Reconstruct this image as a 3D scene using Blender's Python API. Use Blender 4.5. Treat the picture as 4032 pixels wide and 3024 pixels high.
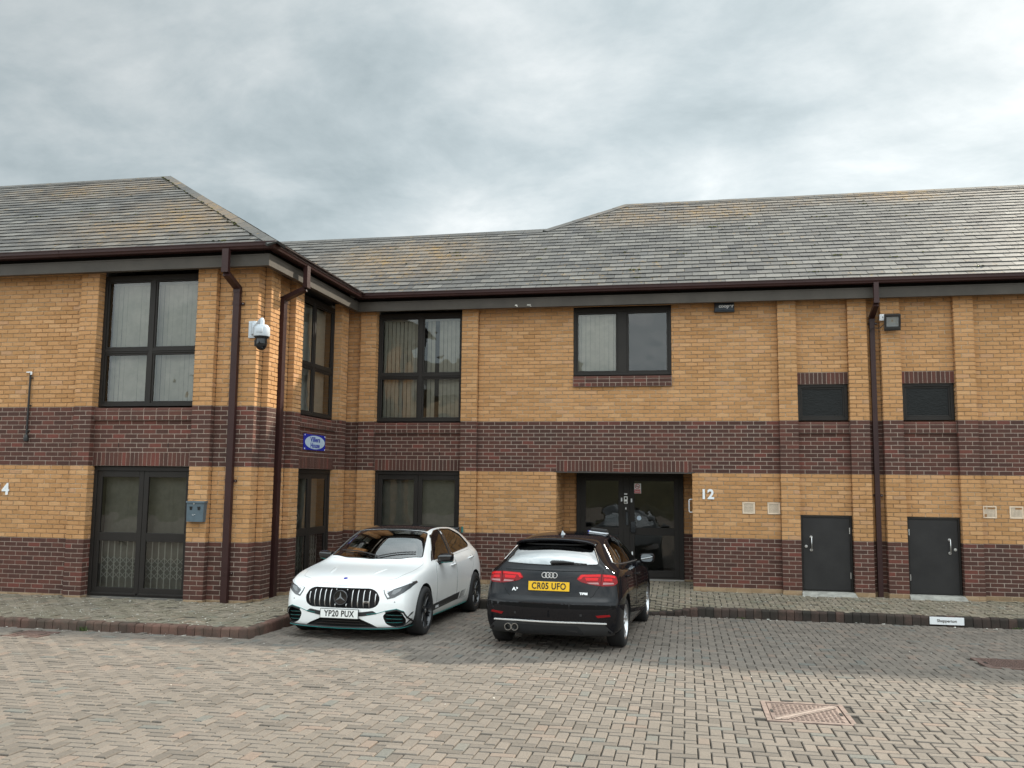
import bpy, bmesh, math, random
import numpy as np
from mathutils import Vector, Matrix
from mathutils.bvhtree import BVHTree
from mathutils.interpolate import poly_3d_calc
from mathutils.geometry import tessellate_polygon
R = math.radians
rng = np.random.default_rng(7)
random.seed(7)
for o in list(bpy.data.objects):
    bpy.data.objects.remove(o)
SC = bpy.context.scene
COL = SC.collection

# ------------------------------------------------------------------ camera
YAW, PITCH, ROLL = -0.1931, 0.1075, 0.0103
cy, sy = math.cos(YAW), math.sin(YAW)
fwd = Vector((sy * math.cos(PITCH), cy * math.cos(PITCH), math.sin(PITCH)))
rgt = Vector((cy, -sy, 0))
upv = rgt.cross(fwd)
rgt, upv = math.cos(ROLL) * rgt + math.sin(ROLL) * upv, -math.sin(ROLL) * rgt + math.cos(ROLL) * upv
cam = bpy.data.cameras.new('camera')
cam.sensor_width = 36
cam.lens = 36 * 3500 / 4032
cam.clip_start, cam.clip_end = 0.1, 2000
camo = bpy.data.objects.new('camera', cam)
COL.objects.link(camo)
camo.matrix_world = Matrix((rgt, upv, -fwd)).transposed().to_4x4()
camo.location = (4.034, -17.154, 2.01)
SC.camera = camo

# ------------------------------------------------------------------ sun and sky
TOSUN = Vector((5.1, 6.1, 5.77)).normalized()
sun = bpy.data.lights.new('sun', 'SUN')
sun.energy = 5.0
sun.angle = R(2.2)
sun.color = (1.0, 0.9, 0.74)
suno = bpy.data.objects.new('sun', sun)
COL.objects.link(suno)
suno.location = (30, 35, 40)
suno.rotation_mode = 'QUATERNION'
suno.rotation_quaternion = TOSUN.to_track_quat('Z', 'Y')

W = bpy.data.worlds.new('World')
SC.world = W
W.use_nodes = True
nt = W.node_tree
for n in list(nt.nodes):
    nt.nodes.remove(n)

class G:
    """tiny helper for building node trees"""
    def __init__(s, nt):
        s.nt = nt
    def n(s, t, **kw):
        x = s.nt.nodes.new(t)
        for k, v in kw.items():
            setattr(x, k, v)
        return x
    def put(s, sock, v):
        if v is None:
            return
        if hasattr(v, 'is_linked') or isinstance(v, bpy.types.NodeSocket):
            s.nt.links.new(v, sock)
        else:
            if hasattr(sock.default_value, '__len__') and not isinstance(v, str):
                v = tuple(v)
                if len(sock.default_value) == 4 and len(v) == 3:
                    v = v + (1,)
            sock.default_value = v
    def math(s, op, a, b=None, c=None, clamp=False):
        x = s.n('ShaderNodeMath', operation=op, use_clamp=clamp)
        for i, v in enumerate((a, b, c)):
            s.put(x.inputs[i], v)
        return x.outputs[0]
    def vmath(s, op, a, b=None):
        x = s.n('ShaderNodeVectorMath', operation=op)
        s.put(x.inputs[0], a)
        s.put(x.inputs[1], b)
        return x.outputs['Value'] if op in ('DOT_PRODUCT', 'LENGTH', 'DISTANCE') else x.outputs[0]
    def noise(s, vec, scale, detail=4, rough=0.55, dist=0.0, out='Fac'):
        x = s.n('ShaderNodeTexNoise')
        s.put(x.inputs['Vector'], vec)
        x.inputs['Scale'].default_value = scale
        x.inputs['Detail'].default_value = detail
        x.inputs['Roughness'].default_value = rough
        x.inputs['Distortion'].default_value = dist
        return x.outputs[out]
    def ramp(s, f, stops, interp='LINEAR'):
        x = s.n('ShaderNodeValToRGB')
        x.color_ramp.interpolation = interp
        e = x.color_ramp.elements
        while len(e) < len(stops):
            e.new(0.5)
        for i, (p, c) in enumerate(stops):
            e[i].position = p
            if not hasattr(c, '__len__'):
                c = (c, c, c)
            e[i].color = tuple(c) + (1,)
        s.put(x.inputs[0], f)
        return x.outputs[0]
    def mix(s, f, a, b, blend='MIX'):
        x = s.n('ShaderNodeMix', data_type='RGBA', blend_type=blend, clamp_factor=True)
        s.put(x.inputs[0], f)
        s.put(x.inputs[6], a)
        s.put(x.inputs[7], b)
        return x.outputs[2]
    def maprange(s, v, a, b, c=0.0, d=1.0):
        x = s.n('ShaderNodeMapRange', interpolation_type='SMOOTHSTEP')
        s.put(x.inputs[0], v)
        for i, q in enumerate((a, b, c, d)):
            x.inputs[i + 1].default_value = q
        return x.outputs[0]
    def mapping(s, v, scale=(1, 1, 1), loc=(0, 0, 0), rot=(0, 0, 0)):
        x = s.n('ShaderNodeMapping')
        s.put(x.inputs[0], v)
        x.inputs['Location'].default_value = loc
        x.inputs['Rotation'].default_value = rot
        x.inputs['Scale'].default_value = scale
        return x.outputs[0]

g = G(nt)
wout = g.n('ShaderNodeOutputWorld')
tc = g.n('ShaderNodeTexCoord').outputs['Generated']
skyt = g.n('ShaderNodeTexSky', sky_type='NISHITA')
skyt.sun_disc = False
skyt.sun_elevation = math.asin(TOSUN.z)
skyt.sun_rotation = math.atan2(TOSUN.x, TOSUN.y)
skyt.dust_density = 2.0
bgA = g.n('ShaderNodeBackground')
g.put(bgA.inputs[0], skyt.outputs[0])
bgA.inputs[1].default_value = 0.08
# overcast layer: clouds flattened by projecting the view direction on a ceiling
sep = g.n('ShaderNodeSeparateXYZ')
g.put(sep.inputs[0], tc)
zc = g.math('MAXIMUM', sep.outputs[2], 0.0)
den = g.math('ADD', zc, 0.34)
cxyz = g.n('ShaderNodeCombineXYZ')
g.put(cxyz.inputs[0], g.math('DIVIDE', sep.outputs[0], den))
g.put(cxyz.inputs[1], g.math('DIVIDE', sep.outputs[1], den))
pv = cxyz.outputs[0]
n1 = g.noise(g.mapping(pv, (1.25, 1.45, 1), (5.1, 0.4, 0)), 1.0, 8, 0.58, 0.25)
n2 = g.noise(g.mapping(pv, (3.6, 4.6, 1), (8.1, 2.2, 4)), 1.0, 7, 0.60, 0.3)
cl = g.math('ADD', g.math('MULTIPLY', n1, 0.64), g.math('MULTIPLY', n2, 0.36))
ccol = g.ramp(cl, [(0.37, (0.395, 0.47, 0.49)), (0.46, (0.53, 0.605, 0.625)), (0.54, (0.68, 0.74, 0.75)), (0.65, (0.93, 0.96, 0.955))])
sd = g.vmath('DOT_PRODUCT', tc, tuple(TOSUN))
glow = g.maprange(sd, 0.25, 0.95, 0.75, 1.06)
zen = g.maprange(sep.outputs[2], 0.50, 0.92, 1.0, 2.2)
back = g.maprange(sep.outputs[1], 0.25, -0.55, 1.0, 2.95)  # sky behind the viewer brightened to light the shaded front walls
hor = g.maprange(sep.outputs[2], 0.08, 0.48, 1.10, 0.86)
br = g.math('MULTIPLY', g.math('MULTIPLY', g.math('MULTIPLY', glow, zen), back), hor)
bgB = g.n('ShaderNodeBackground')
g.put(bgB.inputs[0], ccol)
g.put(bgB.inputs[1], br)
mx = g.n('ShaderNodeMixShader')
mx.inputs[0].default_value = 0.9
nt.links.new(bgA.outputs[0], mx.inputs[1])
nt.links.new(bgB.outputs[0], mx.inputs[2])
nt.links.new(mx.outputs[0], wout.inputs[0])

SC.view_settings.view_transform = 'Standard'
SC.view_settings.look = 'None'
SC.view_settings.gamma = 1
SC.view_settings.exposure = 0.40
SC.render.engine = 'CYCLES'
SC.cycles.use_denoising = True
SC.cycles.max_bounces = 8
SC.cycles.transparent_max_bounces = 16

# ------------------------------------------------------------------ materials
MATS = {}
def material(name):
    m = bpy.data.materials.new(name)
    m.use_nodes = True
    g = G(m.node_tree)
    b = m.node_tree.nodes['Principled BSDF']
    MATS[name] = m
    return m, g, b

def simple(name, col, rough=0.5, metal=0.0, spec=0.5, coat=0.0, var=0.0, vscale=8.0, bump=0.0, bscale=60.0):
    m, g, b = material(name)
    b.inputs['Roughness'].default_value = rough
    b.inputs['Metallic'].default_value = metal
    b.inputs['Specular IOR Level'].default_value = spec
    b.inputs['Coat Weight'].default_value = coat
    b.inputs['Coat Roughness'].default_value = 0.03
    if var or bump:
        pos = g.n('ShaderNodeTexCoord').outputs['Object']
    if var:
        f = g.noise(pos, vscale, 5, 0.6)
        g.put(b.inputs['Base Color'], g.ramp(f, [(0.3, tuple(c * (1 - var) for c in col)), (0.7, tuple(min(1, c * (1 + var)) for c in col))]))
    else:
        g.put(b.inputs['Base Color'], col)
    if bump:
        bp = g.n('ShaderNodeBump')
        bp.inputs['Strength'].default_value = bump
        bp.inputs['Distance'].default_value = 0.01
        g.put(bp.inputs['Height'], g.noise(pos, bscale, 4))
        g.put(b.inputs['Normal'], bp.outputs[0])
    return m

def attr(g, name='rnd'):
    a = g.n('ShaderNodeAttribute', attribute_name=name)
    return a.outputs['Fac']

def brickmat(name, stops, mot=0.16, rough=0.9, dirt=(0.25, 0.18, 0.11), dirtamt=0.35, streak=0.0):
    m, g, b = material(name)
    pos = g.n('ShaderNodeNewGeometry').outputs['Position']
    c = g.ramp(attr(g), stops)
    f = g.noise(pos, 26, 5, 0.7)
    c = g.mix(1.0, c, g.ramp(f, [(0.25, 1 - mot), (0.75, 1 + mot * 0.6)]), 'MULTIPLY')
    f2 = g.noise(pos, 0.9, 5, 0.62)
    c = g.mix(g.maprange(f2, 0.45, 0.75, 0, dirtamt), c, dirt)
    sm = g.mapping(pos, (5.0, 5.0, 0.35))
    c = g.mix(g.maprange(g.noise(sm, 1.0, 4, 0.6), 0.55, 0.8, 0, 0.3), c, tuple(x * 0.62 for x in dirt))
    g.put(b.inputs['Base Color'], c)
    b.inputs['Roughness'].default_value = rough
    b.inputs['Specular IOR Level'].default_value = 0.25
    bp = g.n('ShaderNodeBump')
    bp.inputs['Strength'].default_value = 0.5
    bp.inputs['Distance'].default_value = 0.004
    g.put(bp.inputs['Height'], g.noise(pos, 90, 5, 0.7))
    g.put(b.inputs['Normal'], bp.outputs[0])
    return m

brickmat('yellow_brick', [(0.0, (0.425, 0.222, 0.092)), (0.4, (0.485, 0.259, 0.114)), (0.8, (0.525, 0.286, 0.131)), (0.93, (0.565, 0.325, 0.158)), (0.98, (0.50, 0.280, 0.150)), (1.0, (0.43, 0.255, 0.140))], dirt=(0.37, 0.215, 0.095))
brickmat('dark_brick', [(0.0, (0.070, 0.033, 0.026)), (0.5, (0.090, 0.040, 0.031)), (0.88, (0.114, 0.046, 0.034)), (1.0, (0.16, 0.052, 0.040))], mot=0.2, rough=0.8, dirt=(0.066, 0.040, 0.034), dirtamt=0.5)
brickmat('worn_brick', [(0.0, (0.27, 0.18, 0.105)), (0.6, (0.34, 0.23, 0.135)), (1.0, (0.39, 0.27, 0.17))], dirt=(0.19, 0.145, 0.095), dirtamt=0.7)
def mortar(name, lo, hi, sc):
    m, g, b = material(name)
    pos = g.n('ShaderNodeNewGeometry').outputs['Position']
    f = g.noise(pos, sc, 6, 0.7)
    c = g.ramp(f, [(0.40, lo), (0.68, hi)])
    c = g.mix(1.0, c, g.ramp(g.noise(pos, 40, 4, 0.6), [(0.3, 0.75), (0.7, 1.2)]), 'MULTIPLY')
    g.put(b.inputs['Base Color'], c)
    b.inputs['Roughness'].default_value = 0.95
mortar('mortar_tan', (0.27, 0.165, 0.085), (0.50, 0.40, 0.28), 0.75)
mortar('mortar_pale', (0.31, 0.235, 0.19), (0.40, 0.33, 0.275), 0.9)
simple('frame_brown', (0.020, 0.017, 0.015), 0.5, spec=0.25, var=0.15, vscale=2)
simple('door_grey', (0.024, 0.0225, 0.0225), 0.5, spec=0.3, var=0.2, vscale=3, bump=0.04, bscale=30)
simple('fascia_brown', (0.062, 0.053, 0.044), 0.55, spec=0.3, var=0.18, vscale=2.5)
simple('gutter_brown', (0.036, 0.015, 0.014), 0.42, spec=0.3, var=0.15, vscale=3)
simple('soffit_dark', (0.035, 0.03, 0.028), 0.7)
simple('steel', (0.62, 0.62, 0.62), 0.28, metal=1.0)
simple('white_paint', (0.78, 0.79, 0.80), 0.4)
simple('cream_plastic', (0.66, 0.53, 0.40), 0.6, var=0.08)
simple('hole_dark', (0.012, 0.011, 0.010), 0.9)
simple('room_grey', (0.10, 0.10, 0.095), 0.9)
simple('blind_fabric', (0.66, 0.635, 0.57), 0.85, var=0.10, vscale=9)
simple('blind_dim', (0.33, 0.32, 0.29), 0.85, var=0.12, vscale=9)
simple('rubber_black', (0.012, 0.012, 0.013), 0.7)
simple('concrete', (0.30, 0.29, 0.26), 0.95, var=0.3, vscale=9, bump=0.5, bscale=50)
simple('iron_band', (0.27, 0.215, 0.185), 0.8, var=0.2, vscale=20)
simple('cast_iron', (0.185, 0.135, 0.115), 0.8, metal=0.1, var=0.35, vscale=14)
simple('iron_brown', (0.12, 0.075, 0.062), 0.85, var=0.35, vscale=20)
simple('iron_dark', (0.05, 0.035, 0.03), 0.8, var=0.3)
simple('camera_grey', (0.50, 0.54, 0.58), 0.4, var=0.05)
simple('black_gloss', (0.008, 0.009, 0.011), 0.12)
simple('blue_enamel', (0.012, 0.025, 0.33), 0.25)
simple('pale_blue', (0.46, 0.56, 0.66), 0.4, var=0.1, vscale=30)
simple('bin_grey', (0.085, 0.12, 0.145), 0.45, var=0.12, vscale=10)
simple('black_metal', (0.016, 0.015, 0.015), 0.5)
simple('navy_plastic', (0.010, 0.018, 0.030), 0.4)
simple('sign_red', (0.55, 0.03, 0.04), 0.4)
simple('litter_pale', (0.62, 0.60, 0.54), 0.8, var=0.2, vscale=90)
simple('lattice_grey', (0.80, 0.80, 0.76), 0.5)
simple('moss', (0.075, 0.078, 0.025), 0.95, var=0.6, vscale=30)
simple('moss_dark', (0.022, 0.024, 0.014), 0.95, var=0.5, vscale=30)
simple('grass_green', (0.055, 0.075, 0.022), 0.8, var=0.3, vscale=40)
simple('bark', (0.09, 0.07, 0.05), 0.9, var=0.3)
simple('leaf_dark', (0.035, 0.055, 0.018), 0.8, var=0.4, vscale=3)
simple('bank_grass', (0.055, 0.052, 0.026), 0.95, var=0.4, vscale=1.2)

def glassmat(name, tint, ior=1.55, rough=0.0, wav=0.0, boost=1.0, reflcol=(1, 1, 1)):
    m = bpy.data.materials.new(name)
    m.use_nodes = True
    nt = m.node_tree
    for n in list(nt.nodes):
        nt.nodes.remove(n)
    g = G(nt)
    out = g.n('ShaderNodeOutputMaterial')
    tr = g.n('ShaderNodeBsdfTransparent')
    g.put(tr.inputs[0], tint)
    gl = g.n('ShaderNodeBsdfGlossy')
    gl.inputs['Roughness'].default_value = rough
    g.put(gl.inputs['Color'], reflcol)
    fr = g.n('ShaderNodeFresnel')
    fr.inputs['IOR'].default_value = ior
    if wav:
        pos = g.n('ShaderNodeNewGeometry').outputs['Position']
        bp = g.n('ShaderNodeBump')
        bp.inputs['Strength'].default_value = 1.0
        bp.inputs['Distance'].default_value = wav
        g.put(bp.inputs['Height'], g.noise(pos, 1.4, 2, 0.4))
        nt.links.new(bp.outputs[0], gl.inputs['Normal'])
    ms = g.n('ShaderNodeMixShader')
    g.put(ms.inputs[0], g.math('MULTIPLY', fr.outputs[0], boost, clamp=True))
    nt.links.new(tr.outputs[0], ms.inputs[1])
    nt.links.new(gl.outputs[0], ms.inputs[2])
    nt.links.new(ms.outputs[0], out.inputs[0])
    MATS[name] = m
glassmat('window_glass', (0.66, 0.67, 0.64), 1.5, wav=0.012, boost=1.5)
glassmat('car_glass', (0.24, 0.27, 0.265), 1.5, boost=3.0)
glassmat('tinted_glass', (0.05, 0.055, 0.055), 1.5, boost=0.9)
glassmat('rear_glass', (0.10, 0.12, 0.12), 2.1, boost=2.6)
glassmat('lamp_glass', (0.75, 0.78, 0.80), 1.5, boost=1.5)

def obscured():
    m, g, b = material('obscured_glass')
    pos = g.n('ShaderNodeNewGeometry').outputs['Position']
    g.put(b.inputs['Base Color'], (0.012, 0.013, 0.013))
    b.inputs['Roughness'].default_value = 0.2
    b.inputs['Specular IOR Level'].default_value = 0.16
    bp = g.n('ShaderNodeBump')
    bp.inputs['Strength'].default_value = 1.0
    bp.inputs['Distance'].default_value = 0.006
    g.put(bp.inputs['Height'], g.noise(g.mapping(pos, (1, 1, 2.2)), 9, 4, 0.6, 1.5))
    g.put(b.inputs['Normal'], bp.outputs[0])
obscured()

def slatemat():
    m, g, b = material('slate')
    pos = g.n('ShaderNodeNewGeometry').outputs['Position']
    c = g.ramp(attr(g), [(0.0, (0.056, 0.054, 0.052)), (0.45, (0.096, 0.092, 0.085)), (0.85, (0.124, 0.117, 0.106)), (1.0, (0.155, 0.147, 0.133))])
    f = g.noise(pos, 14, 6, 0.7)
    c = g.mix(1.0, c, g.ramp(f, [(0.25, 0.72), (0.75, 1.25)]), 'MULTIPLY')
    # streaks running down the slope
    st = g.noise(g.mapping(pos, (2.4, 0.5, 0.5)), 1.0, 5, 0.65)
    c = g.mix(g.maprange(st, 0.5, 0.75, 0, 0.55), c, (0.085, 0.085, 0.09))
    # large warm bloom of pink-orange lichen
    big = g.noise(g.mapping(pos, (0.55, 0.6, 0.6), (1.3, 0.2, 5.0)), 1.0, 6, 0.65)
    mk = None
    for cx, cy2, rx, ry in ((3.6, 4.4, 3.4, 1.5), (-1.9, 1.6, 3.0, 1.6), (-5.2, -2.6, 3.2, 2.0), (8.5, 4.8, 3.2, 0.8), (-9.0, 0.0, 3.0, 1.0)):
        d = g.vmath('LENGTH', g.vmath('MULTIPLY', g.vmath('SUBTRACT', pos, (cx, cy2, 0)), (1 / rx, 1 / ry, 0)))
        q = g.maprange(d, 1.15, 0.1, 0, 1)
        mk = q if mk is None else g.math('MAXIMUM', mk, q)
    bloom = g.math('MULTIPLY', mk, g.maprange(big, 0.33, 0.60, 0.1, 1.0))
    fine = g.noise(pos, 8, 6, 0.75)
    c = g.mix(g.math('MULTIPLY', bloom, g.maprange(fine, 0.34, 0.60, 0.10, 0.85)), c, (0.215, 0.145, 0.085))
    big = g.math('ADD', big, g.math('MULTIPLY', mk, 0.28))
    orange = g.maprange(g.math('ADD', g.noise(pos, 5.5, 7, 0.8), g.math('MULTIPLY', big, 0.25)), 0.72, 0.80, 0, 0.8)
    c = g.mix(orange, c, (0.25, 0.15, 0.04))
    pale = g.maprange(g.noise(pos, 21, 6, 0.75), 0.58, 0.76, 0, 0.5)
    c = g.mix(pale, c, (0.25, 0.245, 0.225))
    g.put(b.inputs['Base Color'], c)
    b.inputs['Roughness'].default_value = 0.62
    b.inputs['Specular IOR Level'].default_value = 0.4
    bp = g.n('ShaderNodeBump')
    bp.inputs['Strength'].default_value = 0.6
    bp.inputs['Distance'].default_value = 0.006
    g.put(bp.inputs['Height'], g.noise(pos, 40, 6, 0.7))
    g.put(b.inputs['Normal'], bp.outputs[0])
slatemat()
simple('slate_edge_shade', (0.022, 0.021, 0.019), 0.9)  # near-black colour paints the shadow gaps along the slate edges

def pavermat(name, stops, mossc=None, mossamt=0.0, soil=0.4):
    m, g, b = material(name)
    pos = g.n('ShaderNodeNewGeometry').outputs['Position']
    c = g.ramp(attr(g), stops)
    f = g.noise(pos, 70, 5, 0.75)
    c = g.mix(1.0, c, g.ramp(f, [(0.25, 0.66), (0.75, 1.25)]), 'MULTIPLY')
    f2 = g.noise(pos, 0.55, 6, 0.6)
    c = g.mix(g.maprange(f2, 0.42, 0.72, 0, soil), c, (0.105, 0.095, 0.080))
    f4 = g.noise(pos, 1.7, 7, 0.72)
    c = g.mix(g.maprange(f4, 0.56, 0.74, 0, 0.45), c, (0.085, 0.078, 0.066))
    if mossc:
        f3 = g.noise(pos, 2.2, 6, 0.7)
        c = g.mix(g.maprange(f3, 0.30, 0.68, 0, mossamt), c, mossc)
    g.put(b.inputs['Base Color'], c)
    b.inputs['Roughness'].default_value = 0.9
    b.inputs['Specular IOR Level'].default_value = 0.3
    bp = g.n('ShaderNodeBump')
    bp.inputs['Strength'].default_value = 0.7
    bp.inputs['Distance'].default_value = 0.004
    g.put(bp.inputs['Height'], g.noise(pos, 160, 4, 0.7))
    g.put(b.inputs['Normal'], bp.outputs[0])
PV = [(0.0, (0.1252, 0.1086, 0.0933)), (0.2, (0.1565, 0.1355, 0.1162)), (0.6, (0.1784, 0.1537, 0.1312)), (0.86, (0.1941, 0.166, 0.1409)), (0.93, (0.2035, 0.1556, 0.1264)), (0.975, (0.1534, 0.1496, 0.1336)), (1.0, (0.1378, 0.1373, 0.1252))]
pavermat('paver', PV, soil=0.3)
pavermat('paver_mossy', [(p, (c[0] * 1.45, c[1] * 1.42, c[2] * 1.30)) for p, c in PV], (0.16, 0.145, 0.095), 0.5)
pavermat('kerb_red', [(0, (0.11, 0.062, 0.05)), (0.6, (0.165, 0.085, 0.066)), (1, (0.20, 0.11, 0.085))], (0.045, 0.042, 0.032), 0.75)
pavermat('kerb_dark', [(0, (0.035, 0.027, 0.024)), (0.6, (0.07, 0.045, 0.038)), (1, (0.11, 0.065, 0.052))], (0.022, 0.021, 0.017), 0.85)
simple('joint_soil', (0.030, 0.026, 0.021), 0.98, var=0.4, vscale=5)
simple('soil_far', (0.16, 0.145, 0.12), 0.95, var=0.25, vscale=0.6)

# ------------------------------------------------------------------ mesh helpers
class MB:
    """collects polygons; build() links them as ONE mesh object"""
    def __init__(s):
        s.v = []; s.f = []; s.m = []; s.r = []; s.nv = 0; s.mats = []; s.sm = []
    def mi(s, mat):
        if mat not in s.mats:
            s.mats.append(mat)
        return s.mats.index(mat)
    def add(s, verts, faces, mat, rnd=0.5, smooth=False):
        verts = np.asarray(verts, float).reshape(-1, 3)
        k = s.mi(mat)
        for f in faces:
            s.f.append([int(i) + s.nv for i in f]); s.m.append(k); s.r.append(rnd); s.sm.append(smooth)
        s.v.append(verts); s.nv += len(verts)
    def quads(s, arr, mat, rnd):
        arr = np.asarray(arr, float)            # N,4,3
        n = len(arr)
        if not n:
            return
        k = s.mi(mat)
        idx = (np.arange(n * 4).reshape(n, 4) + s.nv).tolist()
        s.f += idx; s.m += [k] * n; s.sm += [False] * n
        s.r += list(np.broadcast_to(rnd, (n,)))
        s.v.append(arr.reshape(-1, 3)); s.nv += n * 4
    def box(s, lo, hi, mat, T=None, bevel=0.0, rnd=0.5):
        x0, y0, z0 = lo; x1, y1, z1 = hi
        if bevel:
            bm = bmesh.new()
            bmesh.ops.create_cube(bm, size=1)
            for v in bm.verts:
                v.co = Vector(((x0 + x1) / 2 + v.co.x * (x1 - x0), (y0 + y1) / 2 + v.co.y * (y1 - y0), (z0 + z1) / 2 + v.co.z * (z1 - z0)))
            bmesh.ops.bevel(bm, geom=list(bm.edges), offset=bevel, segments=2, affect='EDGES', profile=0.5)
            bm.verts.index_update()
            vs = [tuple(v.co) for v in bm.verts]
            fs = [[v.index for v in f.verts] for f in bm.faces]
            bm.free()
        else:
            vs = [(x0, y0, z0), (x1, y0, z0), (x1, y1, z0), (x0, y1, z0), (x0, y0, z1), (x1, y0, z1), (x1, y1, z1), (x0, y1, z1)]
            fs = [(0, 3, 2, 1), (4, 5, 6, 7), (0, 1, 5, 4), (1, 2, 6, 5), (2, 3, 7, 6), (3, 0, 4, 7)]
        if T:
            vs = [T(*v) for v in vs]
        s.add(vs, fs, mat, rnd)
    def tube(s, pts, rad, mat, n=8, closed=False, caps=True):
        pts = [Vector(p) for p in pts]
        L = len(pts)
        rad = [rad] * L if not hasattr(rad, '__len__') else rad
        vs, fs = [], []
        up = None
        for i, p in enumerate(pts):
            a = pts[i - 1] if (i or closed) else p
            b = pts[(i + 1) % L] if (i < L - 1 or closed) else p
            t = (b - a).normalized()
            if up is None:
                up = Vector((0, 0, 1)) if abs(t.z) < 0.9 else Vector((1, 0, 0))
            x = (up - t * up.dot(t))
            if x.length < 1e-4:
                x = t.orthogonal()
            x.normalize(); up = x
            y = t.cross(x)
            for k in range(n):
                q = 2 * math.pi * k / n
                vs.append(tuple(p + (x * math.cos(q) + y * math.sin(q)) * rad[i]))
        for i in range(L if closed else L - 1):
            j = (i + 1) % L
            for k in range(n):
                fs.append((i * n + k, i * n + (k + 1) % n, j * n + (k + 1) % n, j * n + k))
        if caps and not closed:
            fs.append(tuple(range(n))[::-1]); fs.append(tuple((L - 1) * n + k for k in range(n)))
        s.add(vs, fs, mat, 0.5, True)
    def lathe(s, prof, mat, T=None, n=32, smooth=True, closed=False, caps=True):
        # prof: list of (r, h); axis = +z, T maps xyz
        vs, fs = [], []
        for r, h in prof:
            for k in range(n):
                q = 2 * math.pi * k / n
                vs.append((r * math.cos(q), r * math.sin(q), h))
        P = len(prof)
        for i in range(P if closed else P - 1):
            j = (i + 1) % P
            for k in range(n):
                fs.append((i * n + k, i * n + (k + 1) % n, j * n + (k + 1) % n, j * n + k))
        if not closed and caps:
            if prof[0][0] > 1e-6: fs.append(tuple(range(n))[::-1])
            if prof[-1][0] > 1e-6: fs.append(tuple((P - 1) * n + k for k in range(n)))
        if T:
            vs = [T(*v) for v in vs]
        s.add(vs, fs, mat, 0.5, smooth)
    def build(s, name, parent=None, mats=None):
        me = bpy.data.meshes.new(name)
        v = np.concatenate(s.v) if s.v else np.zeros((0, 3))
        me.from_pydata(v.tolist(), [], s.f)
        for m in s.mats:
            me.materials.append(MATS[m])
        me.polygons.foreach_set('material_index', s.m)
        me.polygons.foreach_set('use_smooth', s.sm)
        a = me.attributes.new('rnd', 'FLOAT', 'FACE')
        a.data.foreach_set('value', np.asarray(s.r, dtype=np.float32))
        me.update()
        o = bpy.data.objects.new(name, me)
        COL.objects.link(o)
        if any(s.sm):
            try:
                me.set_sharp_from_angle(angle=R(40))
            except Exception:
                pass
        if parent:
            o.parent = parent
        return o

def tag(o, label=None, cat=None, group=None, kind=None):
    if label: o['label'] = label
    if cat: o['category'] = cat
    if group: o['group'] = group
    if kind: o['kind'] = kind
    return o
def thing(name, label, cat, loc=(0, 0, 0), rot=0.0, group=None):
    e = bpy.data.objects.new(name, None)
    COL.objects.link(e)
    e.empty_display_size = 0.2
    e.location = loc
    e.rotation_euler = (0, 0, rot)
    return tag(e, label, cat, group)

def text_mesh(mb, txt, size, T, mat, depth=0.004, bold=0.0, align='CENTER', sx=1.0, spacing=1.0):
    cu = bpy.data.curves.new('t', 'FONT')
    cu.body = txt
    cu.size = size
    cu.align_x = align
    cu.align_y = 'CENTER'
    cu.offset = bold
    cu.extrude = depth / 2
    cu.space_character = spacing
    o = bpy.data.objects.new('t', cu)
    COL.objects.link(o)
    dg = bpy.context.evaluated_depsgraph_get()
    me = bpy.data.meshes.new_from_object(o.evaluated_get(dg))
    vs = [T(v.co.x * sx, v.co.y, v.co.z) for v in me.vertices]
    fs = [tuple(p.vertices) for p in me.polygons]
    mb.add(vs, fs, mat)
    bpy.data.objects.remove(o)
    bpy.data.curves.remove(cu)
    bpy.data.meshes.remove(me)

def plane_T(O, U, N):
    """local (u along wall, z up, d out of the wall) -> world"""
    O = Vector(O); U = Vector(U).normalized(); N = Vector(N).normalized()
    def T(u, z, d):
        return (O.x + U.x * u + N.x * d, O.y + U.y * u + N.y * d, O.z + z)
    return T
# ------------------------------------------------------------------ brickwork
CH = 0.075                       # course height, brick length 225 with joint
def zone(i):
    if i < 1: return 'worn_brick'
    if i < 13: return 'dark_brick'
    if i < 29: return 'yellow_brick'
    if i < 42: return 'dark_brick'
    return 'yellow_brick'

def lay(mb, T, rects, mat, d=0.0):
    """rects: list of (ua,ub,za,zb); each becomes a brick proud of the mortar"""
    if not rects:
        return
    r = np.array(rects, float)
    n = len(r)
    yel = mat in ('yellow_brick', 'worn_brick')
    rec = 0.010 if yel else 0.0035
    ins = 0.004 if yel else 0.0015
    jit = 0.0022 if yel else 0.0006
    cor = [(0, 2), (1, 2), (1, 3), (0, 3)]
    sg = [(1, 1), (-1, 1), (-1, -1), (1, -1)]
    F = np.zeros((n, 4, 3)); B = np.zeros((n, 4, 3))
    jd = rng.normal(0, 0.0012 if yel else 0.0006, (n, 1))
    for k in range(4):
        F[:, k, 0] = r[:, cor[k][0]] + sg[k][0] * ins + rng.normal(0, jit, n)
        F[:, k, 1] = r[:, cor[k][1]] + sg[k][1] * ins + rng.normal(0, jit, n)
        F[:, k, 2] = d + jd[:, 0]
        B[:, k, 0] = r[:, cor[k][0]]; B[:, k, 1] = r[:, cor[k][1]]; B[:, k, 2] = d - rec - 0.002
    o = np.array(T(0, 0, 0)); eu = np.array(T(1, 0, 0)) - o; ez = np.array(T(0, 1, 0)) - o; ed = np.array(T(0, 0, 1)) - o
    w = lambda A: o + A[..., 0:1] * eu + A[..., 1:2] * ez + A[..., 2:3] * ed
    F = w(F); B = w(B)
    rn = rng.random(n)
    mb.quads(F, mat, rn)
    for a, b in ((0, 1), (1, 2), (2, 3), (3, 0)):
        mb.quads(np.stack([B[:, a], B[:, b], F[:, b], F[:, a]], 1), mat, rn)

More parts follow.
